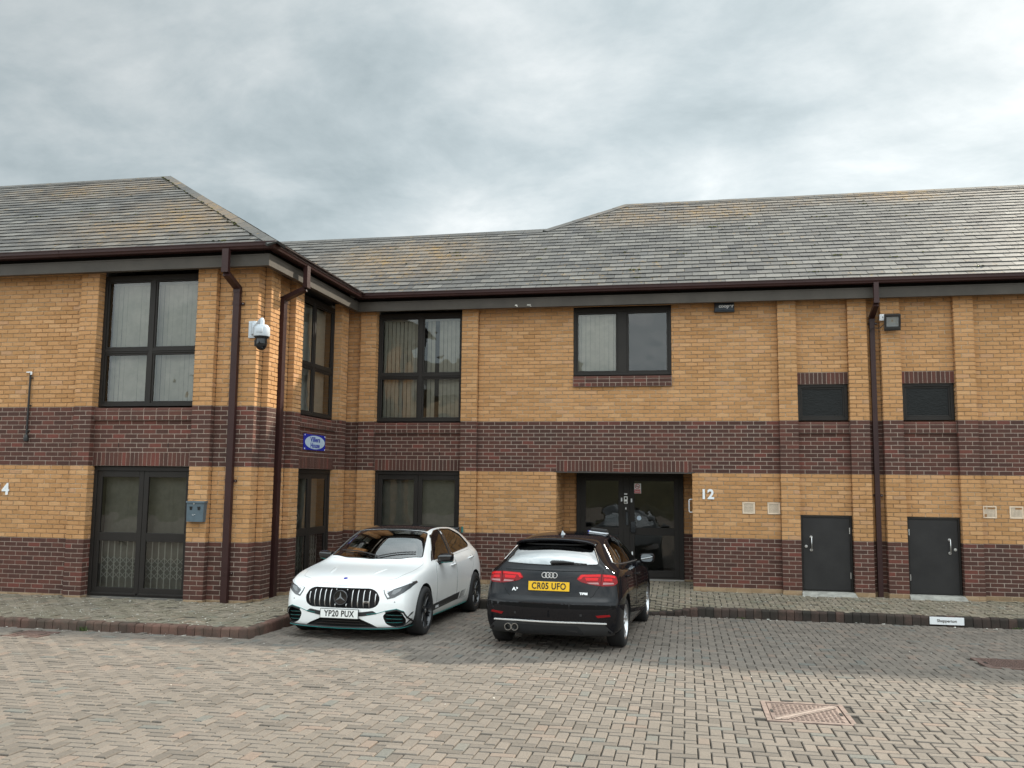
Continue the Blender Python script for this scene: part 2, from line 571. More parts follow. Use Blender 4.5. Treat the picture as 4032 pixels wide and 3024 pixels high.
def panel(mb, T, u0, u1, i0, i1, d=0.0, holes=(), phase=None, mats=None):
    phase = u0 if phase is None else phase
    per = {}
    for i in range(i0, i1):
        z0, z1 = i * CH, (i + 1) * CH
        zm = (z0 + z1) / 2
        iv = [(u0, u1)]
        for ha, hb, hz0, hz1 in holes:
            if hz0 < zm < hz1:
                nv = []
                for a, b in iv:
                    if hb <= a or ha >= b:
                        nv.append((a, b)); continue
                    if ha > a + 1e-4: nv.append((a, ha))
                    if hb < b - 1e-4: nv.append((hb, b))
                iv = nv
        mat = mats or zone(i)
        mort = 'mortar_tan' if mat in ('yellow_brick', 'worn_brick') else 'mortar_pale'
        rec = 0.010 if mat == 'yellow_brick' else 0.0035
        for a, b in iv:
            per.setdefault(('m', mort, rec), []).append([T(a, z0, d - rec), T(b, z0, d - rec), T(b, z1, d - rec), T(a, z1, d - rec)])
            k = math.floor((a - phase) / 0.225) - 1
            cuts = [a]
            while True:
                x = phase + k * 0.225 + (0.1125 if i % 2 else 0)
                k += 1
                if x > b - 0.03: break
                if x > a + 0.03: cuts.append(x)
            cuts.append(b)
            for c in range(len(cuts) - 1):
                e0 = 0.0 if c == 0 else 0.005
                e1 = 0.0 if c == len(cuts) - 2 else 0.005
                per.setdefault(('b', mat), []).append((cuts[c] + e0, cuts[c + 1] - e1, z0 + 0.005, z1 - 0.005))
    for k, l in per.items():
        if k[0] == 'm':
            mb.quads(l, k[1], 0.5)
        else:
            lay(mb, T, l, k[1], d)

def soldiers(mb, T, u0, u1, z0, z1, d=0.0, mat='dark_brick'):
    n = max(1, round((u1 - u0) / 0.075))
    w = (u1 - u0) / n
    mb.quads([[T(u0, z0, d - 0.0035), T(u1, z0, d - 0.0035), T(u1, z1, d - 0.0035), T(u0, z1, d - 0.0035)]], 'mortar_pale', 0.5)
    lay(mb, T, [(u0 + k * w + 0.004, u0 + (k + 1) * w - 0.004, z0 + 0.003, z1 - 0.005) for k in range(n)], mat, d)
    mb.quads([[T(u0, z0, -0.12), T(u1, z0, -0.12), T(u1, z0, d), T(u0, z0, d)]], mat, 0.3)

def sill(mb, T, u0, u1, ztop, d, din=-0.07):
    """three dark courses, the upper one bullnosed"""
    n = max(1, round((u1 - u0) / 0.225)); w = (u1 - u0) / n
    z2, z1, z0 = ztop - 0.075, ztop - 0.15, ztop - 0.225
    mb.quads([[T(u0, z0, d - 0.0035), T(u1, z0, d - 0.0035), T(u1, z2, d - 0.0035), T(u0, z2, d - 0.0035)]], 'mortar_pale', 0.5)
    lay(mb, T, [(u0 + k * w + 0.005, u0 + (k + 1) * w - 0.005, z1 + 0.005, z2 - 0.005) for k in range(n)], 'dark_brick', d)
    lay(mb, T, [(u0 + k * w / 2 + 0.005, u0 + (k + 1) * w / 2 - 0.005, z0 + 0.005, z1 - 0.005) for k in range(2 * n)], 'dark_brick', d)
    prof = [(z2 + 0.005, d)] + [(z2 + 0.012 + 0.045 * math.sin(a), d - 0.045 * (1 - math.cos(a))) for a in np.linspace(0, math.pi / 2, 6)] + [(ztop - 0.012, din)]
    for k in range(n):
        a, b = u0 + k * w + 0.005, u0 + (k + 1) * w - 0.005
        q = [[T(a, prof[j][0], prof[j][1]), T(b, prof[j][0], prof[j][1]), T(b, prof[j + 1][0], prof[j + 1][1]), T(a, prof[j + 1][0], prof[j + 1][1])] for j in range(len(prof) - 1)]
        mb.quads(q, 'dark_brick', 0.4 + 0.6 * rng.random())
    pm = [(z - 0.003, dd - 0.003) for z, dd in prof]
    mb.quads([[T(u0, pm[j][0], pm[j][1]), T(u1, pm[j][0], pm[j][1]), T(u1, pm[j + 1][0], pm[j + 1][1]), T(u0, pm[j + 1][0], pm[j + 1][1])] for j in range(len(pm) - 1)], 'mortar_pale', 0.5)
    mb.quads([[T(u0, z0, -0.01), T(u1, z0, -0.01), T(u1, z0, d), T(u0, z0, d)]], 'dark_brick', 0.2)
    for u in (u0, u1):
        mb.quads([[T(u, z0, -0.01), T(u, z0, d - 0.004), T(u, ztop - 0.02, d - 0.03), T(u, ztop - 0.012, -0.01)]], 'dark_brick', 0.4)

def side_T(O, U, N, u, right):
    """return face of a pilaster or reveal at position u; right=True faces +U"""
    O = Vector(O) + Vector(U) * u
    return plane_T(O, Vector(N) * (-1 if right else 1), Vector(U) * (1 if right else -1))

def pier(mb, O, U, N, u0, u1, i0, i1, d, dl, dr):
    """proud pier; dl / dr = depth (d coordinate) to which its left / right return runs"""
    T = plane_T(O, U, N)
    panel(mb, T, u0, u1, i0, i1, d)
    if dl is not None:
        S = side_T(O, U, N, u0, False)       # local u = outward d
        panel(mb, S, dl, d, i0, i1, 0.0)
    if dr is not None:
        S = side_T(O, U, N, u1, True)        # local u = -d
        panel(mb, S, -d, -dr, i0, i1, 0.0)

TOPC = 73                        # top course (z = 5.475), hidden by the soffit beam
PR = 0.1125
DW = 3.973
bld = thing('office_building', 'two-storey yellow and dark red brick office block with slate roof and brown gutters', 'building')

# --- main range wall
mainO, mainU, mainN = (0, 0, 0), (1, 0, 0), (0, -1, 0)
TM = plane_T(mainO, mainU, mainN)
wall = MB()
XR = 17.0
EN0, EN1 = 1.573, 4.153
W5 = (1.897, 3.79, 4.05, 5.383)
b1 = (6.0775, 6.9875); b2 = (7.895, 8.805)
panel(wall, TM, 0.0, 5.745, -1, TOPC, 0, holes=[(EN0, EN1, -1, 2.40), (W5[0], W5[1], 3.825, W5[3])], phase=0.0)
panel(wall, TM, 9.1375, XR, -1, TOPC, 0, phase=9.1375)
panel(wall, TM, -2.765, -2.46, -1, TOPC, 0, phase=-2.765)
panel(wall, TM, 7.32, 7.56, -1, TOPC, -0.06, phase=7.32)
pier(wall, mainO, mainU, mainN, -2.46, -2.13, -1, TOPC, PR, 0.0, -0.06)
pier(wall, mainO, mainU, mainN, -0.33, 0.0, -1, TOPC, PR, -0.06, 0.0)
pier(wall, mainO, mainU, mainN, 5.745, b1[0], -1, TOPC, PR, 0.0, -0.06)
pier(wall, mainO, mainU, mainN, b1[1], 7.32, -1, TOPC, PR, -0.06, -0.06)
pier(wall, mainO, mainU, mainN, 7.56, b2[0], -1, TOPC, PR, -0.06, -0.06)
pier(wall, mainO, mainU, mainN, b2[1], 9.1375, -1, TOPC, PR, -0.06, 0.0)
# bay with the tall four-pane window
def bay_tall(mb, T, a, b):
    panel(mb, T, a, b, 32, 39, 0, phase=a)
    soldiers(mb, T, a, b, 2.175, 2.4)
    sill(mb, T, a, b, 3.15, 0.042)
bay_tall(wall, TM, -2.13, -0.33)
for a, b in (b1, b2):
    panel(wall, TM, a, b, 54, TOPC, 0, phase=a)
    soldiers(wall, TM, a, b, 3.83, 4.05)
    sill(wall, TM, a, b, 3.15, 0.042)
    panel(wall, TM, a, b, 19, 39, 0, phase=a)
    wall.quads([[TM(a, 1.425, -0.12), TM(b, 1.425, -0.12), TM(b, 1.425, 0), TM(a, 1.425, 0)]], 'mortar_tan', 0.5)
# entrance lintel with its stack-bonded middle, and first floor window sill
soldiers(wall, TM, EN0, 2.665, 2.175, 2.4)
for r_ in range(3):
    lay(wall, TM, [(2.665 + k * 0.1125 + 0.004, 2.665 + (k + 1) * 0.1125 - 0.004, 2.175 + r_ * 0.075 + 0.004, 2.25 + r_ * 0.075 - 0.004) for k in range(3)], 'dark_brick', 0)
wall.quads([[TM(2.665, 2.175, -0.0035), TM(3.0025, 2.175, -0.0035), TM(3.0025, 2.4, -0.0035), TM(2.665, 2.4, -0.0035)]], 'mortar_pale', 0.5)
soldiers(wall, TM, 3.0025, EN1, 2.175, 2.4)
sill(wall, TM, W5[0], W5[1], 4.05, 0.045)
S = side_T(mainO, mainU, mainN, W5[0], True); panel(wall, S, 0, 0.06, 54, 72)
S = side_T(mainO, mainU, mainN, W5[1], False); panel(wall, S, -0.06, 0, 54, 72)
# entrance porch: two return walls, back wall, ceiling
YB = 1.15
S = side_T(mainO, mainU, mainN, EN0, True); panel(wall, S, 0.0, YB, -1, 29, 0)
S = side_T(mainO, mainU, mainN, EN1, False); panel(wall, S, -YB, 0.0, -1, 29, 0)
TB = plane_T((0, YB, 0), mainU, mainN)
panel(wall, TB, EN0, 1.83, -1, 29, 0, phase=EN0); panel(wall, TB, 3.985, EN1, -1, 29, 0, phase=3.985)
wall.box((EN0 - 0.05, -0.0, 2.172), (EN1 + 0.05, 1.6, 2.19), 'soffit_dark')
wall.box((EN0, 0.0, 2.160), (EN1, 0.11, 2.171), 'fascia_brown')
# --- wing front wall
wo, wu, wn = (0, -DW, 0), (1, 0, 0), (0, -1, 0)
TW = plane_T(wo, wu, wn)
XL = -11.0
panel(wall, TW, XL, -5.935, -1, TOPC, 0, phase=-5.935)
pier(wall, wo, wu, wn, -5.935, -5.605, -1, TOPC, PR, 0.0, -0.06)
bay_tall(wall, TW, -5.605, -3.785)
pier(wall, wo, wu, wn, -3.785, -3.4475, -1, TOPC, PR, -0.06, 0.0)
panel(wall, TW, -3.4475, -2.765, -1, TOPC, 0, phase=-3.4475)
# --- return wall facing +x
RX = -2.765
ro, ru, rn_ = (RX, 0, 0), (0, 1, 0), (1, 0, 0)
TR = plane_T(ro, ru, rn_)
panel(wall, TR, -DW, -3.74, -1, TOPC, 0)
pier(wall, ro, ru, rn_, -3.74, -3.405, -1, TOPC, PR, 0.0, 0.0)
panel(wall, TR, -3.405, -2.79, -1, TOPC, 0, phase=-3.405)
pier(wall, ro, ru, rn_, -2.79, -2.45, -1, TOPC, PR, 0.0, -0.06)
bay_tall(wall, TR, -2.45, -0.63)
pier(wall, ro, ru, rn_, -0.63, -0.29, -1, TOPC, PR, -0.06, 0.0)
panel(wall, TR, -0.29, 0.0, -1, TOPC, 0, phase=-0.29)
# weep slots and backing so that no light comes through from behind
for T_, us in ((TM, (-1.68, -0.78)), (TW, (-5.15, -4.25))):
    for u_ in us:
        wall.box((0, 0, 0), (0.012, 0.07, 0.004), 'hole_dark', T=lambda x, y, z, u_=u_, T_=T_: T_(u_ + x, 2.478 + y, z - 0.001))
wall.box((XL, 5.0, -0.2), (XR, 5.2, 5.5), 'mortar_tan')
wall.box((XL - 0.2, -DW, -0.2), (XL, 5.0, 5.5), 'mortar_tan')
wall.box((XR, 0, -0.2), (XR + 0.2, 5.0, 5.5), 'mortar_tan')
wall.build('wall', bld)

# ------------------------------------------------------------------ windows and doors
def bar(mb, T, ua, ub, za, zb, d0, d1, mat='frame_brown', bevel=0.004):
    mb.box((ua, za, d0), (ub, zb, d1), mat, T=lambda x, y, z: T(x, y, z), bevel=bevel)
def ring(mb, T, ua, ub, za, zb, w, d0, d1, mat='frame_brown', wt=None, wb=None):
    wt = wt or w; wb = wb or w
    bar(mb, T, ua, ua + w, za, zb, d0, d1, mat); bar(mb, T, ub - w, ub, za, zb, d0, d1, mat)
    bar(mb, T, ua + w, ub - w, zb - wt, zb, d0, d1, mat); bar(mb, T, ua + w, ub - w, za, za + wb, d0, d1, mat)
def pane(parent, T, ua, ub, za, zb, d, mat='window_glass'):
    mb = MB()
    mb.quads([[T(ua, za, d), T(ub, za, d), T(ub, zb, d), T(ua, zb, d)]], mat, 0.5)
    return mb.build('pane', parent)
def blinds(parent, T, ua, ub, za, zb, d, ang=0.25, gaps=(), mat='blind_fabric'):
    mb = MB()
    w = 0.089; n = int((ub - ua) / (w * 0.93))
    for k in range(n):
        c = ua + (k + 0.5) * (ub - ua) / n
        if any(a < c < b for a, b in gaps):
            continue
        an = ang + random.uniform(-0.05, 0.05)
        sl = random.uniform(-0.004, 0.004)
        x, y = math.cos(an) * w / 2, math.sin(an) * w / 2
        q = [(c - x, za, d - y), (c + x + sl, za, d + y), (c + x, zb, d + y), (c - x, zb, d - y)]
        mb.quads([[T(*p) for p in q]], mat, 0.5)
        q2 = [(p[0], p[1], p[2] - 0.001) for p in q][::-1]
        mb.quads([[T(*p) for p in q2]], mat, 0.5)
    mb.box((ua, zb, d - 0.03), (ub, zb + 0.04, d + 0.03), 'white_paint', T=T)
    return mb.build('blind', parent)
def room(parent, T, ua, ub, za, zb, d0, depth=1.6, mat='room_grey'):
    mb = MB()
    d1 = d0 - depth
    a, b, c, e = ua - 0.4, ub + 0.4, za - 0.02, zb + 0.25
    for q in ([(ua, c, d1), (ub, c, d1), (ub, e, d1), (ua, e, d1)], [(ua, c, d0), (ua, c, d1), (ua, e, d1), (ua, e, d0)], [(ub, c, d1), (ub, c, d0), (ub, e, d0), (ub, e, d1)],
              [(ua, c, d0), (ub, c, d0), (ub, c, d1), (ua, c, d1)], [(ua, e, d1), (ub, e, d1), (ub, e, d0), (ua, e, d0)]):
        mb.quads([[T(*p) for p in q]], mat, 0.5)
    return mb.build('room_interior', parent)

def tall_window(T, ua, ub, za=3.16, zb=5.375, dF=-0.05, zt=(4.05, 4.13), bl=True, gaps=(), ang=0.22, sub=False):
    mb = MB()
    um = (ua + ub) / 2
    ring(mb, T, ua, ub, za, zb, 0.055, dF - 0.07, dF, wt=0.09)
    bar(mb, T, um - 0.04, um + 0.04, za + 0.055, zb - 0.09, dF - 0.07, dF - 0.004)
    zm = (zt[0] + zt[1]) / 2
    for a, b in ((ua + 0.055, um - 0.04), (um + 0.04, ub - 0.055)):
        bar(mb, T, a, b, zt[0], zt[1], dF - 0.07, dF - 0.006)
        bar(mb, T, a, b, zm - 0.008, zm + 0.008, dF - 0.006, dF + 0.004)
        for c, e in ((za + 0.055, zt[0]), (zt[1], zb - 0.09)):
            ring(mb, T, a, b, c, e, 0.032, dF - 0.055, dF - 0.018)
    f = mb.build('window', bld)
    for a, b in ((ua + 0.08, um - 0.065), (um + 0.065, ub - 0.08)):
        for c, e in ((za + 0.08, zt[0] - 0.025), (zt[1] + 0.025, zb - 0.115)):
            pane(f, T, a, b, c, e, dF - 0.035)
    if bl:
        blinds(f, T, ua + 0.05, ub - 0.05, za + 0.09, zb - 0.13, dF - 0.20, ang, gaps)
    room(f, T, ua, ub, za, zb, dF - 0.07)
    return f
tall_window(TW, -5.605, -3.785, ang=0.10)
tall_window(TM, -2.13, -0.33, gaps=((-1.22, -1.17), (-0.99, -0.90)), ang=0.3)
tall_window(TR, -2.45, -0.63, ang=0.5, gaps=((-1.72, -1.6), (-0.86, -0.75)))

# first floor two-pane window over the entrance
def wide_window(T, ua, ub, za, zb, dF):
    mb = MB()
    um = (2.717 + 2.973) / 2 + 0.005
    ring(mb, T, ua, ub, za, zb, 0.05, dF - 0.07, dF, wt=0.085)
    bar(mb, T, um - 0.085, um + 0.085, za + 0.05, zb - 0.085, dF - 0.07, dF - 0.004)
    for a, b in ((ua + 0.05, um - 0.085), (um + 0.085, ub - 0.05)):
        ring(mb, T, a, b, za + 0.05, zb - 0.085, 0.04, dF - 0.055, dF - 0.016)
    f = mb.build('window', bld)
    for a, b in ((ua + 0.085, um - 0.12), (um + 0.12, ub - 0.085)):
        pane(f, T, a, b, za + 0.08, zb - 0.12, dF - 0.035)
    blinds(f, T, ua + 0.05, um, za + 0.05, zb - 0.12, dF - 0.13, 0.12)
    room(f, T, ua, ub, za, zb, dF - 0.07)
wide_window(TM, W5[0], W5[1], W5[2] + 0.0, W5[3], -0.03)

def small_window(T, ua, ub, za, zb, dF):
    mb = MB()
    ring(mb, T, ua, ub, za, zb, 0.06, dF - 0.06, dF)
    ring(mb, T, ua + 0.06, ub - 0.06, za + 0.06, zb - 0.06, 0.03, dF - 0.05, dF - 0.015)
    bar(mb, T, (ua + ub) / 2 - 0.23, (ua + ub) / 2 + 0.23, zb - 0.045, zb - 0.02, dF, dF + 0.012)
    f = mb.build('window', bld)
    pane(f, T, ua + 0.085, ub - 0.085, za + 0.085, zb - 0.085, dF - 0.03, 'obscured_glass')
for a, b in (b1, b2):
    small_window(TM, a + 0.01, b - 0.01, 3.16, 3.828, -0.03)

def glazed_leaf(mb, T, a, b, za, zb, d0, d1, st=0.085, mid=(0.95, 1.09)):
    ring(mb, T, a, b, za, zb, st, d0, d1, wt=0.10, wb=0.11)
    bar(mb, T, a + st, b - st, mid[0], mid[1], d0, d1 - 0.002)
def lattice(parent, T, a, b, za, zb, d, step=0.115, diag=(0.28, 0.62)):
    mb = MB()
    n = int((b - a) / step)
    for k in range(n + 1):
        u = a + k * step
        mb.box((u - 0.006, za, d - 0.006), (u + 0.006, zb, d + 0.006), 'lattice_grey', T=T)
    for z0 in np.arange(za + diag[0] * (zb - za), za + diag[1] * (zb - za), 0.12):
        for k in range(n):
            u = a + k * step
            for s_ in (0, 1):
                p = [(u + (step if s_ else 0), z0, d + 0.008), (u + (0 if s_ else step), z0 + 0.11, d + 0.008)]
                mb.tube([T(*q) for q in p], 0.005, 'lattice_grey', n=4)
    return mb.build('security_lattice', parent)
def double_door(T, ua, ub, za, zb, dF, lat=True, bl=False):
    mb = MB()
    um = (ua + ub) / 2
    ring(mb, T, ua, ub, za, zb, 0.06, dF - 0.09, dF, wt=0.07, wb=0.03)
    glazed_leaf(mb, T, ua + 0.062, um - 0.003, za + 0.035, zb - 0.072, dF - 0.06, dF - 0.02)
    glazed_leaf(mb, T, um + 0.003, ub - 0.062, za + 0.035, zb - 0.072, dF - 0.06, dF - 0.02)
    for a, b in ((ua + 0.07, um - 0.02), (um + 0.02, ub - 0.07)):
        bar(mb, T, a, b, za + 0.03, za + 0.06, dF - 0.02, dF + 0.02)
    f = mb.build('door', bld)
    for a, b in ((ua + 0.14, um - 0.08), (um + 0.08, ub - 0.14)):
        for c, e in ((za + 0.14, 0.955), (1.085, zb - 0.165)):
            pane(f, T, a, b, c, e, dF - 0.04)
    if lat:
        lattice(f, T, ua + 0.12, ub - 0.12, za + 0.03, 0.97, dF - 0.16)
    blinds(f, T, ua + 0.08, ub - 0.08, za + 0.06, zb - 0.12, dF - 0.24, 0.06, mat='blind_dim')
    room(f, T, ua, ub, za, zb, dF - 0.09, 1.8)
    mb = MB()
    mb.box((ua, za - 0.03, dF - 0.1), (ub, za + 0.004, dF + 0.03), 'steel', T=T)
    mb.build('threshold', f)
    return f
double_door(TW, -5.605, -3.785, 0.06, 2.165, -0.05)
double_door(TM, -2.13, -0.33, 0.03, 2.165, -0.05)
double_door(TR, -2.45, -0.63, 0.05, 2.165, -0.05)

# recessed entrance door
def entrance():
    T = TB
    ua, ub, za, zb = 1.83, 3.985, 0.07, 2.165
    mb = MB()
    ring(mb, T, ua, ub, za, zb, 0.09, -0.03, 0.03, wt=0.06, wb=0.03)
    um = 2.86
    bar(mb, T, um - 0.075, um + 0.05, za + 0.03, zb - 0.06, -0.03, 0.02)
    for a, b in ((ua + 0.09, um - 0.075), (um + 0.05, ub - 0.09)):
        ring(mb, T, a, b, za + 0.035, zb - 0.062, 0.10, -0.02, 0.015, wt=0.09, wb=0.13)
        bar(mb, T, a + 0.10, b - 0.10, 0.93, 1.08, -0.02, 0.013)
    # closer, lock case and pulls
    bar(mb, T, um - 0.03, um + 0.03, 1.12, 1.40, 0.02, 0.045, 'black_gloss')
    bar(mb, T, um + 0.075, um + 0.175, 0.98, 1.20, 0.015, 0.06, 'black_gloss')
    f = mb.build('door', bld)
    for a, b in ((ua + 0.18, um - 0.165), (um + 0.14, ub - 0.18)):
        pane(f, T, a, b, 0.22, 0.94, 0.0, 'window_glass'); pane(f, T, a, b, 1.07, zb - 0.145, 0.0, 'window_glass')
    room(f, T, ua, ub, za, zb, -0.05, 2.5)
    mb = MB(); bar(mb, T, um - 0.062, um + 0.012, 1.555, 1.705, 0.02, 0.04, 'steel', 0.004)
    bar(mb, T, um - 0.045, um - 0.005, 1.64, 1.685, 0.04, 0.046, 'hole_dark', 0.0)
    bar(mb, T, um - 0.05, um - 0.0, 1.575, 1.60, 0.04, 0.044, 'hole_dark', 0.0)
    mb.build('keypad', f)
    for u_, z_, w_, h_ in ((um - 0.055, 1.735, 0.06, 0.03), (um - 0.125, 1.60, 0.03, 0.075), (um + 0.075, 1.585, 0.03, 0.075), (um - 0.035, 1.44, 0.022, 0.04), (um + 0.085, 0.52, 0.03, 0.08)):
        mb = MB(); bar(mb, T, u_, u_ + w_, z_, z_ + h_, 0.018, 0.026, 'white_paint', 0.002); mb.build('lock_plate', f)
    mb = MB(); mb.box((ua, za - 0.035, -0.06), (ub, za + 0.003, 0.06), 'steel', T=T); mb.build('threshold', f)
entrance()
mb = MB()
mb.tube([(EN1 + 0.004, 0.12, 1.68), (EN1 - 0.05, 0.12, 1.68), (EN1 - 0.062, 0.12, 1.66), (EN1 - 0.062, 0.12, 1.46), (EN1 - 0.05, 0.12, 1.44), (EN1 + 0.004, 0.12, 1.44)], 0.011, 'white_paint', n=10)
mb.build('grab_handle', bld)

# low service doors
def service_door(a, b, za, zb, hx, hinge):
    T = TM
    mb = MB()
    ring(mb, T, a, b, za, zb, 0.035, -0.08, -0.005, 'frame_brown', wb=0.012)
    bar(mb, T, a + 0.037, b - 0.037, za + 0.014, zb - 0.037, -0.06, -0.018, 'door_grey', 0.003)
    f = mb.build('door', bld)
    mb = MB()
    z0, z1 = 0.80, 1.03
    mb.tube([T(hx, z0, -0.018), T(hx, z0, 0.035), T(hx, z0 + 0.012, 0.045), T(hx, z1 - 0.012, 0.045), T(hx, z1, 0.035), T(hx, z1, -0.018)], 0.010, 'steel', n=10)
    for z in (z0, z1):
        mb.lathe([(0.0, 0), (0.026, 0), (0.026, 0.008), (0.0, 0.008)], 'steel', T=lambda x, y, h, z=z: T(hx + x, z + y, -0.018 + h), n=20)
    mb.build('handle', f)
    lx = hx - 0.09 if hinge > 0 else hx + 0.09
    mb = MB(); mb.lathe([(0.0, 0), (0.027, 0), (0.025, 0.012), (0.008, 0.013), (0.008, 0.009), (0, 0.009)], 'steel', T=lambda x, y, h: T(lx + x, z0 + 0.06 + y, -0.018 + h), n=20)
    mb.build('lock', f)
    hu = b - 0.04 if hinge > 0 else a + 0.04
    for z in (0.30, 1.10):
        mb = MB(); mb.box((hu - 0.008, z, -0.03), (hu + 0.008, z + 0.11, -0.008), 'steel', T=T); mb.build('hinge', f)
service_door(b1[0] + 0.01, b1[1] - 0.01, 0.075, 1.42, b1[0] + 0.19, 1)
service_door(b2[0] + 0.01, b2[1] - 0.01, 0.065, 1.42, b2[1] - 0.19, -1)
for a, b in (b1, b2):
    mb = MB()
    bm_ = [(a - 0.01, -0.06, -0.10), (b + 0.06, -0.06, -0.10), (b + 0.06, 0.2, -0.10), (a - 0.01, 0.2, -0.10)]
    mb.add([TM(a + 0.003, 0.066, -0.06), TM(b - 0.003, 0.066, -0.06), TM(b - 0.003, 0.060, 0.115), TM(a + 0.003, 0.060, 0.115), TM(b + 0.03, -0.03, 0.30), TM(a - 0.02, -0.03, 0.30), TM(a + 0.003, -0.1, 0.115), TM(b - 0.003, -0.1, 0.115)],
           [(0, 1, 2, 3), (3, 2, 4, 5), (3, 5, 6), (2, 7, 4)], 'concrete')
    mb.build('step', bld)

# air bricks
for u in (5.06, 5.51, 9.18, 9.613):
    mb = MB()
    z = 1.43 if u < 7 else 1.422
    w, h = 0.225, 0.215
    mb.box((u, z, -0.02), (u + w, z + h, 0.001), 'cream_plastic', T=TM)
    ring(mb, TM, u, u + w, z, z + h, 0.022, 0.0, 0.010, 'cream_plastic')
    for i in range(8):
        for j in range(8):
            a = u + 0.030 + i * 0.0212; c = z + 0.028 + j * 0.0205
            mb.quads([[TM(a, c, 0.0025), TM(a + 0.010, c, 0.0025), TM(a + 0.010, c + 0.010, 0.0025), TM(a, c + 0.010, 0.0025)]], 'hole_dark', 0.5)
    mb.build('air_vent', bld)

# ------------------------------------------------------------------ roof
TAN = 0.6
ZE = 5.685
def slates(mb, O, U, V, rows, gauge, lim, width=0.30):
    """O eave origin, U along eave, V up the slope (unit, 3D); lim(v)->(ulo,uhi)"""
    O = np.array(O, float); U = np.array(U, float); V = np.array(V, float)
    Nn = np.cross(U, V); Nn /= np.linalg.norm(Nn)
    for r in range(rows):
        v0, v1 = r * gauge, (r + 1) * gauge + 0.02
        a0, b0 = lim(v0); a1, b1_ = lim(v1)
        lo, hi = min(a0, a1), max(b0, b1_)
        off = (r % 2) * width / 2
        k0, k1 = math.floor((lo - off) / width), math.ceil((hi - off) / width)
        k = np.arange(k0, k1)
        n = len(k)
        jit = rng.normal(0, 0.004, (n, 2)); jv = rng.normal(0, 0.006, (n, 2))
        jh = rng.normal(0, 0.0025, n); jh = np.abs(jh)
        ua = k * width + off + 0.0035; ub = ua + width - 0.007
        q = np.zeros((n, 4, 3))
        q[:, 0, 0] = np.clip(ua, a0, b0); q[:, 1, 0] = np.clip(ub, a0, b0); q[:, 2, 0] = np.clip(ub, a1, b1_); q[:, 3, 0] = np.clip(ua, a1, b1_)
        q[:, 0, 1] = v0 + jv[:, 0]; q[:, 1, 1] = v0 + jv[:, 1]; q[:, 2:, 1] = v1
        q[:, :2, 2] = (0.016 + jh)[:, None]; q[:, 2:, 2] = 0.002
        ok = (q[:, 1, 0] - q[:, 0, 0] > 0.01) | (q[:, 2, 0] - q[:, 3, 0] > 0.01)
        q = q[ok]
        rn = rng.random(len(q))
        f = lambda Q: O + Q[..., 0:1] * U + Q[..., 1:2] * V + Q[..., 2:3] * Nn
        top = f(q)
        low = q.copy(); low[:, :, 2] -= 0.009
        low = f(low)
        mb.quads(top, 'slate', rn)
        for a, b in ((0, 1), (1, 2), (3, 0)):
            mb.quads(np.stack([low[:, a], low[:, b], top[:, b], top[:, a]], 1), 'slate_edge_shade', rn)
L_ = math.sqrt(1 + TAN * TAN)
VF = np.array([0, 1, TAN]) / L_
YE = -0.46
roofb = MB()
YR1, YR2 = 5.10, 3.215                       # main ridge, lower ridge on the left
XH0, XH1 = 0.77, 2.60                        # where the ridge steps up
def lim_main(v):
    y = YE + v / L_
    # right edge free, left edge: valley with the wing's hip face (45 deg in plan)
    lo = -2.26 - (y - YE) - 0.02
    if y > YR2:
        lo = XH0 + (y - YR2) * (XH1 - XH0) / (YR1 - YR2)
    return lo, XR + 0.3
rows = int((YR1 - YE) * L_ / 0.243)
gz = (YR1 - YE) * L_ / rows
slates(roofb, (0, YE, ZE), (1, 0, 0), VF, rows, gz, lim_main)
zr1 = ZE + (YR1 - YE) * TAN; zr2 = ZE + (YR2 - YE) * TAN
ul = -0.012
def under(pts):
    roofb.add(pts, [tuple(range(len(pts)))], 'iron_dark')
under([(-12, YE, ZE + ul), (XR + 0.3, YE, ZE + ul), (XR + 0.3, YR1, zr1 + ul), (XH1, YR1, zr1 + ul), (XH0, YR2, zr2 + ul), (-12, YR2, zr2 + ul)])
# rear slopes
yb2 = 2 * YR1 - YE
roofb.add([(XH1, YR1, zr1), (XR + 0.3, YR1, zr1), (XR + 0.3, yb2, ZE), (XH1 - (yb2 - YR1), yb2, ZE)], [(0, 1, 2, 3)], 'slate')
roofb.add([(XH1, YR1, zr1), (XH1 - (yb2 - YR1), yb2, ZE), (XH0 - 0.9, YR2 + 1.5, zr2 - 1.0), (XH0, YR2, zr2)], [(0, 1, 2, 3)], 'slate')
roofb.add([(-12, YR2, zr2), (XH0, YR2, zr2), (XH0, 2 * YR2 - YE, ZE), (-12, 2 * YR2 - YE, ZE)], [(0, 1, 2, 3)], 'slate')
# wing roof
YEW = -4.43
XEW = -2.26
def hipx(y): return XEW - (y - YEW)
YRW = 0.95
zrw = ZE + (YRW - YEW) * TAN
rowsw = int((YRW - YEW) * L_ / 0.243)
gw = (YRW - YEW) * L_ / rowsw
slates(roofb, (0, YEW, ZE), (1, 0, 0), VF, rowsw, gw, lambda v: (-13.0, hipx(YEW + v / L_)))
slates(roofb, (XEW, 0, ZE), (0, 1, 0), np.array([-1, 0, TAN]) / L_, rowsw, gw, lambda v: (YEW + v / L_, YE + v / L_))
xh = hipx(YRW)
under([(-13, YEW, ZE + ul), (XEW, YEW, ZE + ul), (xh, YRW, zrw + ul), (-13, YRW, zrw + ul)])
under([(XEW, YEW, ZE + ul), (XEW, YE, ZE + ul), (xh, YE + (XEW - xh), zrw + ul), (xh, YRW, zrw + ul)])
roofb.add([(-13, YRW, zrw), (xh, YRW, zrw), (xh, 4.9, zrw - 0.0), (-13, 6.3, ZE)], [(0, 1, 2, 3)], 'slate')
roof = roofb.build('roof', bld)

